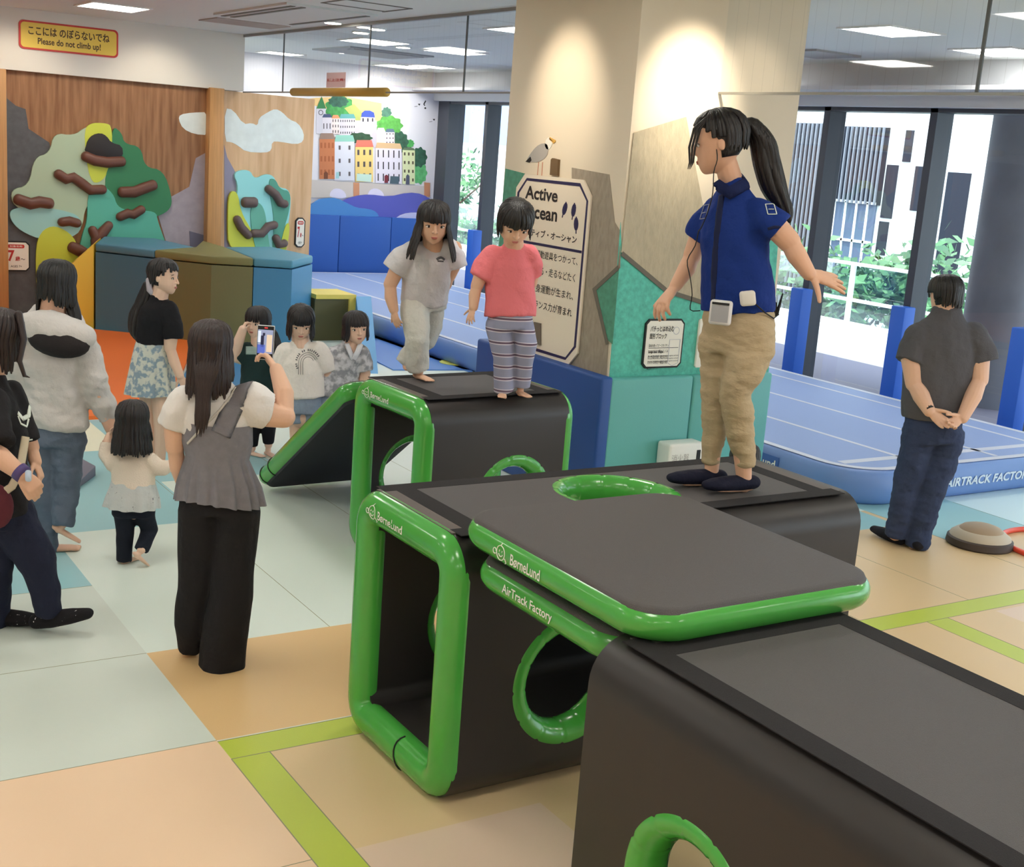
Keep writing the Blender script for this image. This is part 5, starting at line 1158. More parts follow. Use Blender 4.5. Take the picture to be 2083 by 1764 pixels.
p.hand(p.J(1958,848,-.19), p.J(1934,864,-.23), UP*-.3+VH*.9, .185, thumb=-1, curl=(.4,.5,.3), tout=.5)
p.leg([(1876,880,0),(1850,985,-.02),(1822,1085,0)], [38,26,17]); p.leg([(1922,885,0),(1894,995,-.03),(1862,1105,-.02)], [38,26,17])
zA = onz((1818,1100)); p.foot(p.J(1822,1085,.06), VH*.8-VR*.45, .2, False, zf=.01); p.foot(p.J(1860,1108,-.03), VH*.95-VR*.2, .2, False, zf=.01)
b = MB(); p.torso([(1898,850,0),(1902,815,0),(1908,760,.01),(1918,705,.0),(1922,668,0),(1925,652,0),(1926,640,0)], [(62,46),(66,48),(71,50),(72,46),(60,36),(40,32),(31,27)], 178, b)
p.limb([(1872,690,0),(1858,715,-.01),(1850,738,-.03)], [33,32,31], b); p.limb([(1976,686,0),(1992,712,-.01),(2000,738,-.03)], [33,32,30], b)
p.wear('t_shirt', b, cloth('tee_charcoal', (88,88,94)), wr=.006)
b = MB(); p.torso([(1896,896,0),(1897,865,0),(1900,842,0)], [(60,46),(59,44),(55,38)], 178, b)
p.limb([(1872,888,0),(1860,940,-.01),(1846,985,-.02),(1838,1025,-.02),(1822,1092,0)], [36,33,29,27,23], b); p.limb([(1924,890,0),(1912,945,-.02),(1893,998,-.03),(1880,1045,-.03),(1864,1112,-.02)], [37,34,30,28,24], b)
p.wear('jeans', b, cloth('denim_dark', (54,66,96), var=.12, vscale=6), wr=.007, wf=(8,8,12))
b = MB()
for A, T in ((p.J(1822,1085,.06), VH*.8-VR*.45), (p.J(1860,1108,-.03), VH*.95-VR*.2)):
    q = MB(); T = T.normalized(); S = T.cross(UP); O = Vector((A.x,A.y,.04)); q.tube([O-T*.05, O+T*.03, O+T*.12, O+T*.19], [(.042,.036),(.045,.04),(.048,.034),(.034,.024)], 12, [S]*4); p.wear('sock', q, cloth('black_sock', (30,30,38)), vox=.006, wr=0)
b = MB(); c = p.J(1888,830,-.185); d = (p.J(1890,836,-.19)-p.J(1874,806,-.13)).normalized(); b.tube([c-d*.014, c+d*.014], [.034,.034], 14, round_end=False); p.part('wristband', b, M_black)
b = MB(); c = p.J(1958,846,-.185); d = (p.J(1958,850,-.19)-p.J(1980,805,-.13)).normalized(); b.tube([c-d*.006, c+d*.006], [.032,.032], 14, round_end=False); p.part('bracelet', b, M_black)
p.hair(lambda d: -.02 if abs(d) < 95 else (-.2 if abs(d) < 125 else -.42), bang=.12, bw=50, n=54, seed=8, width=.062, lift=.055)
p.done()

# --- woman filming with the phone
B5 = onz((428,1345), 0)
p = Fig(B5, 'woman in grey peplum top and wide black trousers filming with a phone', (232,188,160), (46,32,32), .004)
p.head((430,705,0), .215, 168, 4, face=False)
p.neck((434,788,0), 24)
p.torso([(442,1010,0),(442,930,0),(440,860,0),(438,815,0),(436,790,0)], [(62,42),(56,36),(60,40),(62,34),(30,24)], 175)
p.limb([(368,822,0),(356,870,0),(356,910,.0)], [25,23,19]); p.limb([(356,910,0),(362,950,.04),(372,985,.10)], [19,17,13])
p.hand(p.J(372,985,.10), p.J(380,1005,.12), -VH*.7-VR*.6, .165, curl=(.4,.5,.4))
p.limb([(516,818,0),(550,845,.02),(578,848,.04)], [27,26,23]); p.limb([(578,848,.04),(578,800,.10),(562,752,.17)], [23,20,14])
pc = p.J(540,697,.23)
p.hand(p.J(562,754,.17), p.J(546,728,.20), VR*.85-VH*.2, .165, thumb=1, curl=(.55,.75,.6), spread=.05, tcurl=.5, tout=.35)
p.leg([(412,1020,0),(398,1180,0),(386,1318,.05)], [44,30,18]); p.leg([(474,1020,0),(472,1190,-.02),(450,1348,-.03)], [44,30,18])
p.foot(p.J(386,1312,.09), VH, .2, False, zf=0); p.foot(p.J(450,1340,.02), VH, .2, False, zf=0)
b = MB(); p.torso([(442,900,0),(440,860,0),(438,822,0),(436,795,0)], [(66,46),(70,46),(72,42),(42,30)], 175, b)
p.limb([(376,818,0),(360,842,0),(352,868,0)], [34,35,32], b); p.limb([(510,812,0),(532,832,.01),(548,838,.02)], [38,40,38], b)
p.wear('blouse', b, cloth('blouse_white', (232,228,226)), wr=.006)
M_pep = cloth('peplum_grey', (130,128,136), var=.06, vscale=30)
b = MB(); f, r = p.axis(175); rings = []
for k, (x, y, rw, rd, am) in enumerate(((442,858,71,48,0),(442,900,72,48,.0),(442,930,64,43,.01),(443,950,70,47,.035),(445,985,82,55,.06),(446,1018,88,60,.075))):
    c = p.J(x,y,0); rings.append([c+r*(p.m(rw)*(1+am*math.sin(17*t)+am*.5*math.sin(29*t+1))*math.cos(t))+f*(p.m(rd)*(1+am*math.sin(17*t)+am*.5*math.sin(29*t+1))*math.sin(t))-UP*(.012*math.sin(2*t+1) if k == 5 else 0) for t in [2*math.pi*i/120 for i in range(120)]])
b.grid(rings, caps=False); p.part('peplum_top', b, M_pep)
p.skinmap(('blouse','peplum_top'))
b = MB(); p.line(b, [(449,884),(458,864),(468,842),(478,820),(487,801),(494,787),(497,781)], .085, .0025, .002); p.part('peplum_top/shoulder_strap', b, M_pep)
b = MB(); p.line(b, [(384,902),(402,882),(420,863),(440,842),(458,822),(472,805),(481,790)], .011, .003, .008); p.part('bag_strap', b, mat('strap_pale', (206,200,192), .7))
b = MB(); p.torso([(442,1040,0),(443,1005,0),(443,985,0)], [(78,52),(78,50),(74,46)], 175, b)
p.limb([(408,1040,0),(402,1120,0),(398,1200,0),(388,1270,.02),(386,1322,.05)], [46,42,37,33,24], b); p.limb([(480,1040,0),(478,1120,0),(472,1210,-.02),(456,1300,-.03),(450,1364,-.03)], [48,45,43,47,49], b)
p.wear('wide_trousers', b, cloth('trouser_black', (34,33,36)), wr=.006, wf=(10,10,2))
p.hair(lambda d: -.88-.16*((d*7)%3)/2 if abs(d) > 90 else -.7, bang=-.1, bw=20, n=60, seed=9, spread=.05, width=.058)
hb = p.hairmesh
rq = random.Random(3)
for k in range(16):
    x = 398+k*1.6; e = rq.uniform(-14,14); hb.tube(p.P([(396+k*3.8+rq.uniform(-3,3),690+rq.uniform(0,40),-.09),(398+k*3.0,750,-.118),(x+4,800,-.135),(x+1+rq.uniform(-2,2),845,-.15),(x-2+rq.uniform(-2,2),876+e,-.155)]), [.002,p.m(5),p.m(5),p.m(4),.001], 6, smooth=3)
phw = p.done()
t = thing('smartphone', pc, 'smartphone in a clear case held up by the woman in the peplum top', 'smartphone')
M = rbox('case', pc, VR*1.0, UP*.985+VH*.12, (.076,.009,.152), mat('phone_case', (196,198,202), .35), t, .004)
MP = bpy.data.materials.new('phone_screen'); MP.use_nodes = True; nt = MP.node_tree; bs = nt.nodes['Principled BSDF']; bs.inputs['Roughness'].default_value = .2
b = MB(); b.box((-.035,-.0062,-.072),(.035,-.0044,.072)); xf(b, M).build('screen_border', M_black, t)
def scr(name, x0, z0, x1, z1, c, y=-.0066, e=.8):
    b = MB(); b.box((x0,y,z0),(x1,y+.0003,z1)); xf(b, M).build(name, mat('screen_%d_%d_%d' % c, c, .3, emit=e), t)
scr('screen', -.033,-.048,.033,.056,(132,140,168)); 
b = MB(); q = lambda x0,z0,x1,z1,mi: b.box((x0,-.0069,z0),(x1,-.0067,z1),mi)
q(-.033,-.048,.0,-.01,0); q(.006,-.04,.03,.035,1); q(-.02,-.02,-.006,.03,2); q(-.012,.03,-.002,.042,2); q(-.033,.0,-.02,.05,3)
xf(b, M).build('screen_image', [mat('scr_blue', (84,104,190), .3, emit=.6), mat('scr_warm', (206,186,164), .3, emit=.7), mat('scr_dark', (40,40,70), .3, emit=.4), mat('scr_pale', (196,206,222), .3, emit=.8)], t)
b = MB(); b.box((-.006,-.0069,.062),(.008,-.0065,.067)); xf(b, M).build('record_timer', mat('rec_red', (224,60,60), .3, emit=.8), t)

# --- toddler
B6 = onz((268,1146), 0)
p = Fig(B6, 'toddler in cream cardigan and navy trousers holding hands with both women', (238,200,176), (28,22,24), .003)
p.head((270,853,0), .196, 176, 4, kid=1.0, face=False)
p.neck((271,908,0), 16)
p.torso([(272,1035,0),(271,990,0),(270,950,0),(271,915,0)], [(38,30),(38,29),(38,27),(20,16)], 178)
p.limb([(242,932,0),(222,938,.0),(218,915,.03)], [14,14,12]); p.limb([(218,915,.03),(220,897,.04),(223,886,.05)], [12,10,8])
p.limb([(304,938,0),(322,952,.0),(334,952,.0)], [14,14,12]); p.limb([(334,952,0),(346,948,.02),(354,944,.03)], [11,10,8])
p.hand(p.J(223,887,.05), p.J(226,876,.05), VR*-.8, .085, curl=(.5,.6,.4)); p.hand(p.J(354,944,.03), p.J(362,943,.04), UP*.8, .085, curl=(.5,.6,.4))
p.leg([(255,1045,0),(257,1090,0),(254,1130,0)], [19,14,10]); p.leg([(293,1045,0),(302,1080,.03),(288,1118,-.06)], [19,14,10])
p.foot(p.J(256,1132,0), VH*.8+VR*.5, .125, True, zf=0.0); p.foot(p.J(286,1122,-.06), VH*.55+VR*.5-UP*.75, .125, False)
b = MB(); p.torso([(271,990,0),(270,965,0),(270,935,0),(271,912,0)], [(45,35),(45,33),(40,29),(22,18)], 178, b)
p.limb([(244,930,0),(224,942,0),(216,925,.02),(219,900,.04)], [17,18,16,14], b); p.limb([(302,936,0),(322,953,0),(334,953,0),(349,947,.02)], [17,17,15,12], b)
p.wear('cardigan', b, cloth('cardigan_cream', (240,224,208), bump=.5, bscale=160), vox=.007, wr=.004)
b = MB(); f, r = p.axis(178); rings = []
for x, y, rw, rd, am in ((271,978,44,34,0),(271,992,48,37,.02),(270,1010,53,41,.05),(268,1030,56,43,.07)):
    c = p.J(x,y,0); rings.append([c+r*(p.m(rw)*(1+am*math.sin(11*t)+am*.4*math.sin(23*t))*math.cos(t))+f*(p.m(rd)*(1+am*math.sin(11*t))*math.sin(t)) for t in [2*math.pi*i/90 for i in range(90)]])
b.grid(rings, caps=False); p.part('frill', b, cloth('frill_grey', (206,208,208), c2=(96,96,108), c2pos=(.68,.70), vscale=60))
b = MB(); p.torso([(272,1048,0),(272,1025,0),(272,1010,0)], [(44,34),(44,33),(40,30)], 178, b)
p.limb([(254,1045,0),(256,1085,0),(254,1115,0),(253,1142,0)], [22,19,17,16.5], b); p.limb([(293,1045,0),(303,1078,.03),(294,1102,-.02),(286,1120,-.05)], [22,19,16,14.5], b)
p.wear('trousers', b, cloth('navy_black', (30,34,46)), vox=.007, wr=.004)
p.hair(lambda d: -.98 if abs(d) > 80 else -.6, bang=.05, bw=40, n=56, seed=10, spread=.12, width=.062)
p.done()

# --- woman in grey hoodie
B7 = onz((112,1120), 0)
p = Fig(B7, 'woman in pale grey hooded top and jeans leading the toddler by the hand', (230,186,160), (22,20,22), .004)
p.head((118,574,0), .222, 158, 8, face=False)
p.neck((104,652,0), 24)
p.torso([(112,880,0),(112,800,0),(108,740,0),(106,690,0),(104,655,0)], [(60,42),(56,38),(58,38),(58,32),(26,22)], 172)
p.limb([(46,706,0),(36,760,0),(40,810,.02)], [24,22,18]); p.limb([(40,810,.02),(52,850,.10),(60,885,.15)], [18,16,12]); p.hand(p.J(60,885,.15), p.J(64,905,.16), -VR, .16, curl=(.4,.5,.4))
p.limb([(166,704,0),(186,760,0),(200,800,.0)], [25,23,19]); p.limb([(200,800,0),(214,838,.02),(224,870,.03)], [18,16,12])
p.hand(p.J(223,868,.03), p.J(226,886,.04), VR*.8-VH*.4, .16, curl=(.5,.6,.5), thumb=-1)
p.leg([(86,890,0),(93,1000,-.02),(100,1110,-.02)], [40,26,14]); p.leg([(134,890,0),(134,990,-.03),(127,1062,-.09)], [40,24,11])
p.foot(p.J(101,1118,-.02), VH*.35+VR*.85, .22, True, zf=0); p.foot(p.J(129,1066,-.09), VR*.75-UP*.5+VH*.2, .17, False)
b = MB(); p.torso([(114,868,0),(114,830,0),(112,780,0),(108,730,0),(106,695,0),(104,665,0)], [(66,50),(66,50),(64,47),(66,46),(62,38),(32,26)], 172, b)
p.limb([(54,700,0),(42,745,0),(38,790,.02),(44,830,.07)], [33,32,28,22], b); p.limb([(160,698,0),(180,740,0),(194,785,0),(210,825,.02),(220,856,.03)], [34,33,29,26,18], b)
p.wear('hooded_top', b, cloth('hoodie_grey', (206,202,200)), wr=.011, wf=(7,7,9))
b = MB(); f, r = p.axis(172)
b.ball(p.J(116,672,-.10), (p.m(80),.10,p.m(37)), 20, 12, (VR*.98-UP*.17, VH, UP*.98+VR*.17)); b.tube([p.J(52,660,-.05), p.J(80,632,.03), p.J(112,628,.06), p.J(150,645,.03), p.J(176,690,-.06)], [.035,.04,.04,.04,.03], 12)
p.wear('hooded_top/hood', b, MATS['hoodie_grey'], wr=.007)
b = MB(); b.ball(p.J(120,694,-.13), (p.m(62),.08,p.m(33)), 20, 12, (VR*.985-UP*.1, VH, UP*.985+VR*.1)); p.part('hooded_top/hood_lining', b, cloth('hood_dark', (44,40,42)))
b = MB(); p.torso([(113,900,0),(113,872,0),(113,850,0)], [(62,46),(61,45),(56,40)], 172, b)
p.limb([(86,895,0),(88,950,-.01),(94,1005,-.02),(98,1060,-.02),(100,1122,-.02)], [42,35,28,23,19], b); p.limb([(136,895,0),(136,945,-.01),(136,990,-.03),(132,1035,-.06),(128,1072,-.09)], [40,32,27,23,20], b)
p.wear('jeans', b, cloth('denim_grey', (96,108,126), var=.12, vscale=7), wr=.007, wf=(8,8,12))
p.hair(lambda d: -.52 if abs(d) > 140 else (-.95 if d > 0 else -.62), bang=-.2, bw=30, n=56, seed=12, spread=.03, width=.06)
p.tail([(140,600,.02),(152,640,.0),(158,675,-.02),(160,700,-.02)], [14,13,9,3], n=6, name='side_hair', b=p.hairmesh)
p.done()

# --- woman in black at the left edge
B8 = onz((70,1285), 0)
p = Fig(B8, 'woman in black top and navy trousers walking at the left edge', (224,178,150), (40,28,28), .004)
p.head((2,682,0), .222, 118, 10)
p.neck((-18,760,0), 25)
p.torso([(0,1020,0),(-2,930,0),(-8,850,0),(-14,800,0),(-16,768,0)], [(60,46),(56,42),(60,46),(56,38),(28,24)], 110)
p.limb([(-32,812,-.16),(-42,880,-.20),(-40,905,-.22)], [27,25,21]); p.limb([(-40,905,-.22),(0,930,-.24),(40,962,-.26)], [22,21,15])
p.hand(p.J(40,960,-.26), p.J(66,986,-.26), -VH*.75+UP*.55+VR*.2, .185, thumb=1, curl=(.5,.6,.4), spread=.04, tout=.3)
p.limb([(20,800,.12),(44,870,.14),(62,910,.13)], [25,23,18]); p.limb([(62,910,.13),(72,940,.10)], [17,13]); p.hand(p.J(70,936,.10), p.J(78,955,.09), VR, .16, curl=(.5,.6,.5))
p.leg([(22,1040,0),(70,1130,-.02),(96,1240,0)], [44,30,18]); p.leg([(-10,1040,0),(-14,1150,0),(-12,1275,.05)], [42,30,18])
p.foot(p.J(96,1246,0), VR*.9+UP*.22, .19, False); p.foot(p.J(-6,1282,.05), VR, .19, False, zf=0.015)
b = MB(); p.torso([(10,1040,0),(8,990,0),(2,930,0),(-4,870,0),(-10,820,0),(-14,780,0)], [(70,52),(66,50),(62,50),(64,52),(60,44),(32,28)], 110, b)
p.limb([(-26,822,-.12),(-20,868,-.18),(-14,905,-.22)], [38,42,40], b); p.limb([(16,805,.12),(40,860,.14),(56,900,.13)], [34,32,28], b)
p.wear('black_top', b, cloth('top_black', (36,34,37)), wr=.007)
b = MB(); p.torso([(12,1064,0),(10,1020,0),(8,1000,0)], [(62,50),(62,48),(56,44)], 110, b)
p.limb([(24,1050,0),(52,1100,-.01),(78,1150,-.02),(92,1200,-.01),(98,1250,0)], [50,44,37,32,26], b); p.limb([(-8,1050,0),(-10,1110,0),(-12,1170,0),(-12,1270,.04)], [46,40,36,28], b)
p.wear('trousers', b, cloth('navy_trouser', (34,38,58)), wr=.008)
MD = cloth('dotted_sock', (28,26,30), c2=(222,222,222), c2pos=(.69,.71), vscale=70)
for A, T, lift in ((p.J(96,1246,0), VR*.92+UP*.22, None), (p.J(-6,1282,.05), VR, .0)):
    q = MB(); T = T.normalized(); S = T.cross(UP).normalized(); O = A-UP*.035 if lift is None else Vector((A.x,A.y,.038)); q.tube([O-T*.05+UP*.0, O+T*.02, O+T*.11, O+T*.19], [(.04,.036),(.044,.042),(.048,.036),(.036,.026)], 12, [S]*4); q.tube([O, A+UP*.04], [.04,.042], 12); p.wear('dotted_sock', q, MD, vox=.006, wr=0)
p.hair(lambda d: -.75 if abs(d) > 60 else -.5, bang=-.1, bw=14, n=52, seed=14, width=.06, spread=.0)
hb = p.hairmesh
hb.tube(p.P([(38,640,-.02),(48,690,-.04),(40,735,-.08),(50,765,-.08),(60,768,-.08)]), [p.m(8),p.m(7),p.m(5),p.m(4),.002], 6)
b = MB(); c = p.J(43,962,-.26); d = (p.J(40,962,-.26)-p.J(0,930,-.24)).normalized(); b.tube([c-d*.016, c+d*.016], [.040,.040], 16, round_end=False); p.part('purple_wristband', b, mat('band_purple', (78,62,118), .5))
q = Plane(p.J(58,968,-.305), VR); b = MB(); add_panel(b, q, [(a*1.0,c_*1.0) for a, c_ in rrect(.026,.05,.01)], .004, 0); p.part('name_tag', b, mat('tag_blue', (196,212,236), .4))
p.skinmap(('black_top',))
b = MB(); p.line(b, [(36,840),(46,852),(58,846),(60,826)], .022, step=2); p.line(b, [(36,846),(42,862),(54,868),(58,852)], .010, step=2); p.line(b, [(52,896),(66,894)], .008, step=2); p.line(b, [(54,912),(66,908)], .008, step=2); p.part('black_top/white_print', b, M_let)
p.done()
t = thing('shoulder_bag', p.J(-6,1025,-.22), 'maroon bag with cream strap hanging beside the woman in black', 'bag')
b = MB(); b.ball(p.J(-10,1030,-.22), (p.m(36),.05,p.m(46)), 18, 12, (VR,VH,UP)); b.build('body', cloth('bag_maroon', (96,44,54)), t, True)
b = MB(); b.tube(p.P([(52,890,-.06),(40,960,-.14),(24,990,-.2),(4,1004,-.24),(-16,1012,-.24)]), [(p.m(8),.004)]*5, 8); b.build('strap', mat('strap_cream', (206,192,166), .8), t, True)

# --- girl with floral skirt
B9 = onz((318,948), 0)
p = Fig(B9, 'girl in black T-shirt and pale floral skirt with a curly ponytail', (238,200,176), (30,26,28), .0036)
p.head((334,562,0), .225, 82, 4, 0, .3)
p.neck((322,608,0), 17)
p.torso([(312,760,0),(313,700,0),(318,655,0),(320,612,0)], [(36,28),(33,25),(36,28),(20,16)], 60)
p.limb([(302,634,.06),(296,670,.08),(300,700,.1)], [15,14,12]); p.limb([(348,634,-.04),(348,675,-.06),(346,708,-.06)], [16,15,12]); p.limb([(346,708,-.06),(354,735,-.07),(366,764,-.08)], [12,11,8.5])
p.hand(p.J(366,763,-.08), p.J(373,778,-.08), -VH, .15, curl=(.3,.4,.3))
p.limb([(300,770,.02),(302,850,.02),(308,930,.0)], [22,16,10]); p.limb([(322,770,-.02),(328,850,-.03),(326,938,-.02)], [22,16,10])
p.foot(p.J(308,930,0), VR*.8-VH*.2, .2, True, zf=0); p.foot(p.J(326,936,-.02), VR*.8-VH*.3, .2, True, zf=0)
b = MB(); p.torso([(315,698,0),(316,680,0),(320,650,0),(322,628,0),(322,610,0)], [(40,31),(40,31),(42,33),(38,28),(22,18)], 60, b)
p.limb([(306,634,.05),(300,662,.07),(298,682,.08)], [22,22,20], b); p.limb([(342,632,-.03),(350,662,-.05),(352,690,-.06)], [22,22,20], b)
p.wear('t_shirt', b, cloth('tee_black', (30,30,34)), wr=.006)
b = MB(); f, r = p.axis(60); rings = []
for x, y, rw, rd, am in ((313,690,36,30,0),(312,705,40,33,.01),(310,740,45,38,.04),(308,775,50,42,.06),(307,800,53,45,.08)):
    c = p.J(x,y,0); rings.append([c+r*(p.m(rw)*(1+am*math.sin(9*t))*math.cos(t))+f*(p.m(rd)*(1+am*math.sin(9*t)+am*.5*math.sin(21*t))*math.sin(t)) for t in [2*math.pi*i/90 for i in range(90)]])
b.grid(rings, caps=False); p.part('floral_skirt', b, cloth('floral', (146,166,182), c2=(216,218,208), c2pos=(.44,.54), vscale=26))
p.hair(lambda d: .2 if abs(d) < 60 else (.06 if abs(d) < 100 else -.3), bang=.24, bw=30, n=44, seed=15, width=.06)
p.tail([(306,578,.0),(300,608,.02),(288,640,.02),(282,672,.0),(286,695,-.02)], [13,20,24,21,8], n=14, name='hair/ponytail')
b = MB(); b.tube(p.P([(302,570,-.04),(304,590,-.05),(312,600,-.03)]), [.018,.02,.016], 8); p.part('hair/scrunchie', b, cloth('scrunchie_grey', (196,186,196)))
p.done()

# --- girl in dark green dress
B10 = onz((514,926), 0)
p = Fig(B10, 'little girl in dark green dress rubbing her cheek, braid over one shoulder', (242,208,188), (30,26,30), .0034)
p.head((524,655,0), .212, -22, 6, 0, .9)
p.neck((528,700,0), 16)
p.torso([(530,830,0),(530,770,0),(530,735,0),(529,704,0)], [(34,27),(34,26),(36,25),(20,16)], -12)
p.limb([(498,714,0),(484,730,-.03),(478,726,-.05)], [14,14,12]); p.limb([(478,726,-.05),(484,698,-.08),(494,670,-.09)], [12,11,8.5])
p.hand(p.J(493,672,-.09), p.J(500,656,-.08), -VR*.8-VH*.4, .115, thumb=1, curl=(.7,.8,.6))
p.limb([(562,714,0),(570,750,0),(566,780,0)], [14,13,11]); p.limb([(566,780,0),(560,805,-.03),(556,822,-.05)], [11,10,8])
p.leg([(516,830,0),(514,870,0),(512,912,0)], [19,14,9]); p.leg([(546,830,.02),(546,870,.03),(546,905,.04)], [19,14,9])
p.foot(p.J(512,910,0), VR*.7-VH*.4, .16, True, zf=0); p.foot(p.J(546,904,.04), VR*.5-VH*.6, .16, True, zf=0)
b = MB(); p.torso([(532,834,0),(531,800,0),(530,765,0),(530,732,0),(529,706,0)], [(50,38),(46,35),(42,31),(40,28),(22,18)], -12, b)
p.limb([(502,714,0),(490,728,-.02),(484,734,-.03)], [19,20,18], b); p.limb([(558,714,0),(568,740,0),(570,760,0)], [19,19,17], b)
p.wear('dress', b, cloth('dress_green', (36,58,60)), vox=.008, wr=.005)
b = MB(); p.limb([(516,828,0),(514,868,0),(513,908,0)], [21,16,11.5], b); p.limb([(546,828,.02),(546,868,.03),(546,902,.04)], [21,16,11.5], b); p.wear('leggings', b, cloth('legging_black', (28,28,34)), vox=.008, wr=0)
p.skinmap(('dress',)); b = MB()
for y_ in (707,711,715,719): p.line(b, [(500,y_),(534,y_)], .018, .0012, .001)
p.part('dress/pale_chest_print', b, mat('print_mint', (176,200,196), .8))
p.hair(lambda d: -.25 if abs(d) < 70 else -.45, bang=.10, bw=46, n=44, seed=16, width=.06)
p.tail([(556,676,.0),(564,700,-.03),(568,725,-.05),(566,745,-.06)], [9,9,7,3], n=7, name='hair/braid')
p.done()

# --- girl in white T-shirt
B11 = onz((612,966), 0)
p = Fig(B11, 'little girl in white printed T-shirt and denim shorts behind the ramp mat', (238,200,176), (22,20,24), .0034)
p.head((612,655,-.03), .218, 14, 26, 0, .8)
p.neck((612,706,0), 17)
p.torso([(614,850,0),(614,790,0),(613,745,0),(612,708,0)], [(36,28),(36,27),(38,26),(20,17)], 8)
p.limb([(576,720,0),(572,760,0),(576,792,0)], [14,13,11]); p.limb([(576,792,0),(582,822,0),(588,842,0)], [11,10,8]); p.limb([(652,716,0),(668,750,.03),(664,785,.05)], [14,13,11])
p.limb([(664,785,.05),(658,815,.04)], [10,8])
p.leg([(600,860,0),(603,920,0),(604,968,0)], [21,15,10]); p.leg([(632,860,.02),(634,915,.03),(636,962,.03)], [21,15,10])
p.foot(p.J(604,964,0), -VH, .17, True, zf=0); p.foot(p.J(636,958,.03), -VH+VR*.2, .17, True, zf=0)
b = MB(); p.torso([(616,806,0),(615,770,0),(613,735,0),(612,706,0)], [(46,34),(45,33),(44,30),(24,19)], 8, b)
p.limb([(582,718,0),(574,745,0),(572,768,0)], [22,23,22], b); p.limb([(646,714,0),(660,735,.02),(666,755,.03)], [21,22,20], b)
p.wear('t_shirt', b, cloth('tee_white', (240,234,228)), vox=.008, wr=.005)
b = MB(); p.torso([(615,838,0),(615,812,0),(615,798,0)], [(40,31),(40,31),(38,29)], 8, b); p.limb([(600,830,0),(601,858,0)], [25,25], b); p.limb([(632,830,.02),(633,856,.02)], [25,25], b); p.wear('denim_shorts', b, cloth('denim_pale', (140,156,176), var=.1, vscale=10), vox=.008, wr=.003)
p.skinmap(('t_shirt',)); b = MB()
for r_ in (23,18,13): p.line(b, [(627+r_*math.cos(a)*.85, 738-r_*math.sin(a)*.9) for a in [math.radians(20+16*k) for k in range(11)]]+[(627-r_*.85, 762)], .003, step=3)
for k in range(19):
    if k in (3,8,11): continue
    a = math.radians(205-9.6*k); c_, s_ = math.cos(a), math.sin(a); p.line(b, [(627+26.5*c_*.85,738-26.5*s_*.9),(627+31*c_*.85,738-31*s_*.9)], .007, step=3)
p.part('t_shirt/chest_print', b, MATS['print_grey'])
p.hair(lambda d: -.50, bang=.13, bw=48, n=50, seed=17, width=.064, spread=.03)
p.done()

# --- child in grey patterned shirt
B12 = onz((668,962), 0)
p = Fig(B12, 'child with bobbed hair in grey patterned shirt leaning beside the ramp mat', (236,196,172), (34,28,32), .0034)
p.head((724,666,-.04), .212, 26, 4, 4, .7)
p.neck((714,708,-.02), 16)
p.torso([(668,835,0),(680,790,0),(692,750,0),(706,716,-.01)], [(36,28),(36,27),(38,26),(20,16)], 20)
p.limb([(668,728,-.04),(650,745,-.06),(644,760,-.07)], [14,13,11]); p.limb([(644,760,-.07),(634,780,-.08),(625,800,-.09)], [11,10,8])
p.hand(p.J(626,798,-.09), p.J(619,810,-.09), -VH*.8-VR*.3, .11, thumb=1, curl=(.8,.9,.6)); p.limb([(736,722,.03),(742,760,.04),(738,785,.03)], [14,12,10])
p.leg([(654,850,0),(652,910,0),(652,962,0)], [22,15,10]); p.leg([(682,850,.03),(682,905,.04),(684,955,.04)], [22,15,10])
p.foot(p.J(652,960,0), -VH+VR*.3, .17, True, zf=0); p.foot(p.J(684,952,.04), -VH+VR*.4, .17, True, zf=0)
b = MB(); p.torso([(672,802,0),(682,775,0),(694,745,0),(706,722,-.01),(712,706,-.01)], [(45,34),(45,33),(43,30),(36,26),(20,17)], 20, b)
p.limb([(676,726,-.03),(660,738,-.05),(654,746,-.06)], [21,22,20], b); p.limb([(734,720,.02),(742,740,.03),(744,755,.03)], [19,19,17], b)
p.wear('patterned_shirt', b, cloth('shirt_cloud', (150,152,160), c2=(214,214,220), c2pos=(.42,.58), vscale=22), vox=.008, wr=.005)
b = MB(); b.tube(p.P([(706,700,-.08),(712,716,-.10),(718,730,-.10)]), [(.02,.006)]*3, 8); b.tube(p.P([(734,700,-.06),(728,716,-.10),(720,730,-.10)]), [(.02,.006)]*3, 8); p.part('patterned_shirt/collar', b, cloth('collar_pale', (220,222,230)))
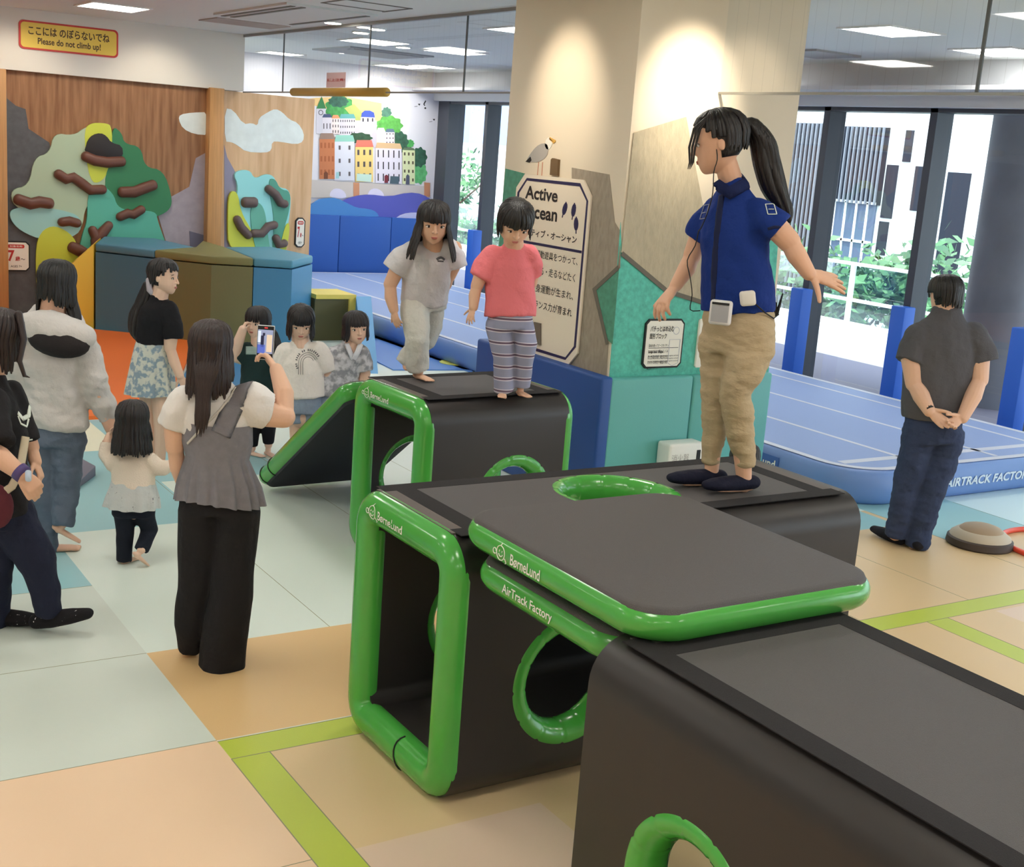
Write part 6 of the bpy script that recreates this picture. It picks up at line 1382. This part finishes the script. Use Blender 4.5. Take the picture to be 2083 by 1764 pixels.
b = MB(); p.torso([(668,842,0),(670,815,0),(673,798,0)], [(40,31),(40,31),(38,29)], 20, b); p.limb([(654,838,0),(652,862,0)], [25,25], b); p.limb([(684,838,.03),(684,862,.03)], [25,25], b); p.wear('shorts', b, MATS['denim_pale'], vox=.008, wr=.003)
p.hair(lambda d: -.46, bang=.12, bw=46, n=50, seed=18, width=.062, spread=.02)
p.done()

# --- toddler hidden behind the block
c = ony((1520,893), 5.0); B13 = V(c.x, c.y, 0)
p = Fig(B13, 'dark haired small child standing behind the block, only the top of the head showing', (236,196,172), (34,28,28), .0034)
zt_ = c.z; p.hc = V(c.x, c.y, zt_-.12); q = V(c.x, c.y, zt_-.12)
def world_px(P): k = RC @ (np.array(P)-CAMP); return (PPX[0]+FPX*k[0]/k[2], PPX[1]+FPX*k[1]/k[2])
hx = world_px(q); p.head((hx[0],hx[1],0), .19, 150, 10, 0, 1.0, face=False)
p.b.tube([q-UP*.07, q-UP*.14], [.035,.04], 12); p.b.tube([q-UP*.15, q-UP*.3, q-UP*.42], [(.09,.06),(.09,.07),(.085,.07)], 16, [VR]*3)
for k in (-1,1): 
    p.b.tube([q-UP*.16+VR*.09*k, q-UP*.28+VR*.12*k, q-UP*.4+VR*.11*k], [.03,.026,.02], 10); p.b.tube([q-UP*.42+VR*.045*k, V(q.x,q.y,.2)+VR*.05*k, V(q.x,q.y,.06)+VR*.05*k], [.05,.038,.028], 10)
    p.foot(V(q.x,q.y,.06)+VR*.05*k, VH, .14, True, zf=0)
b = MB(); b.tube([q-UP*.145, q-UP*.3, q-UP*.44], [(.1,.075),(.105,.085),(.105,.085)], 16, [VR]*3); p.wear('t_shirt', b, MATS['tee_grey'], vox=.009, wr=.003)
b = MB(); b.tube([q-UP*.40, q-UP*.5], [(.09,.08),(.09,.08)], 14, [VR]*2)
for k in (-1,1): b.tube([q-UP*.46+VR*.045*k, V(q.x,q.y,.1)+VR*.05*k], [.055,.045], 12)
p.wear('trousers', b, MATS['navy_black'], vox=.009, wr=.003)
p.hair(lambda d: -.5, bang=.05, bw=46, n=44, seed=19, width=.062)
p.done()
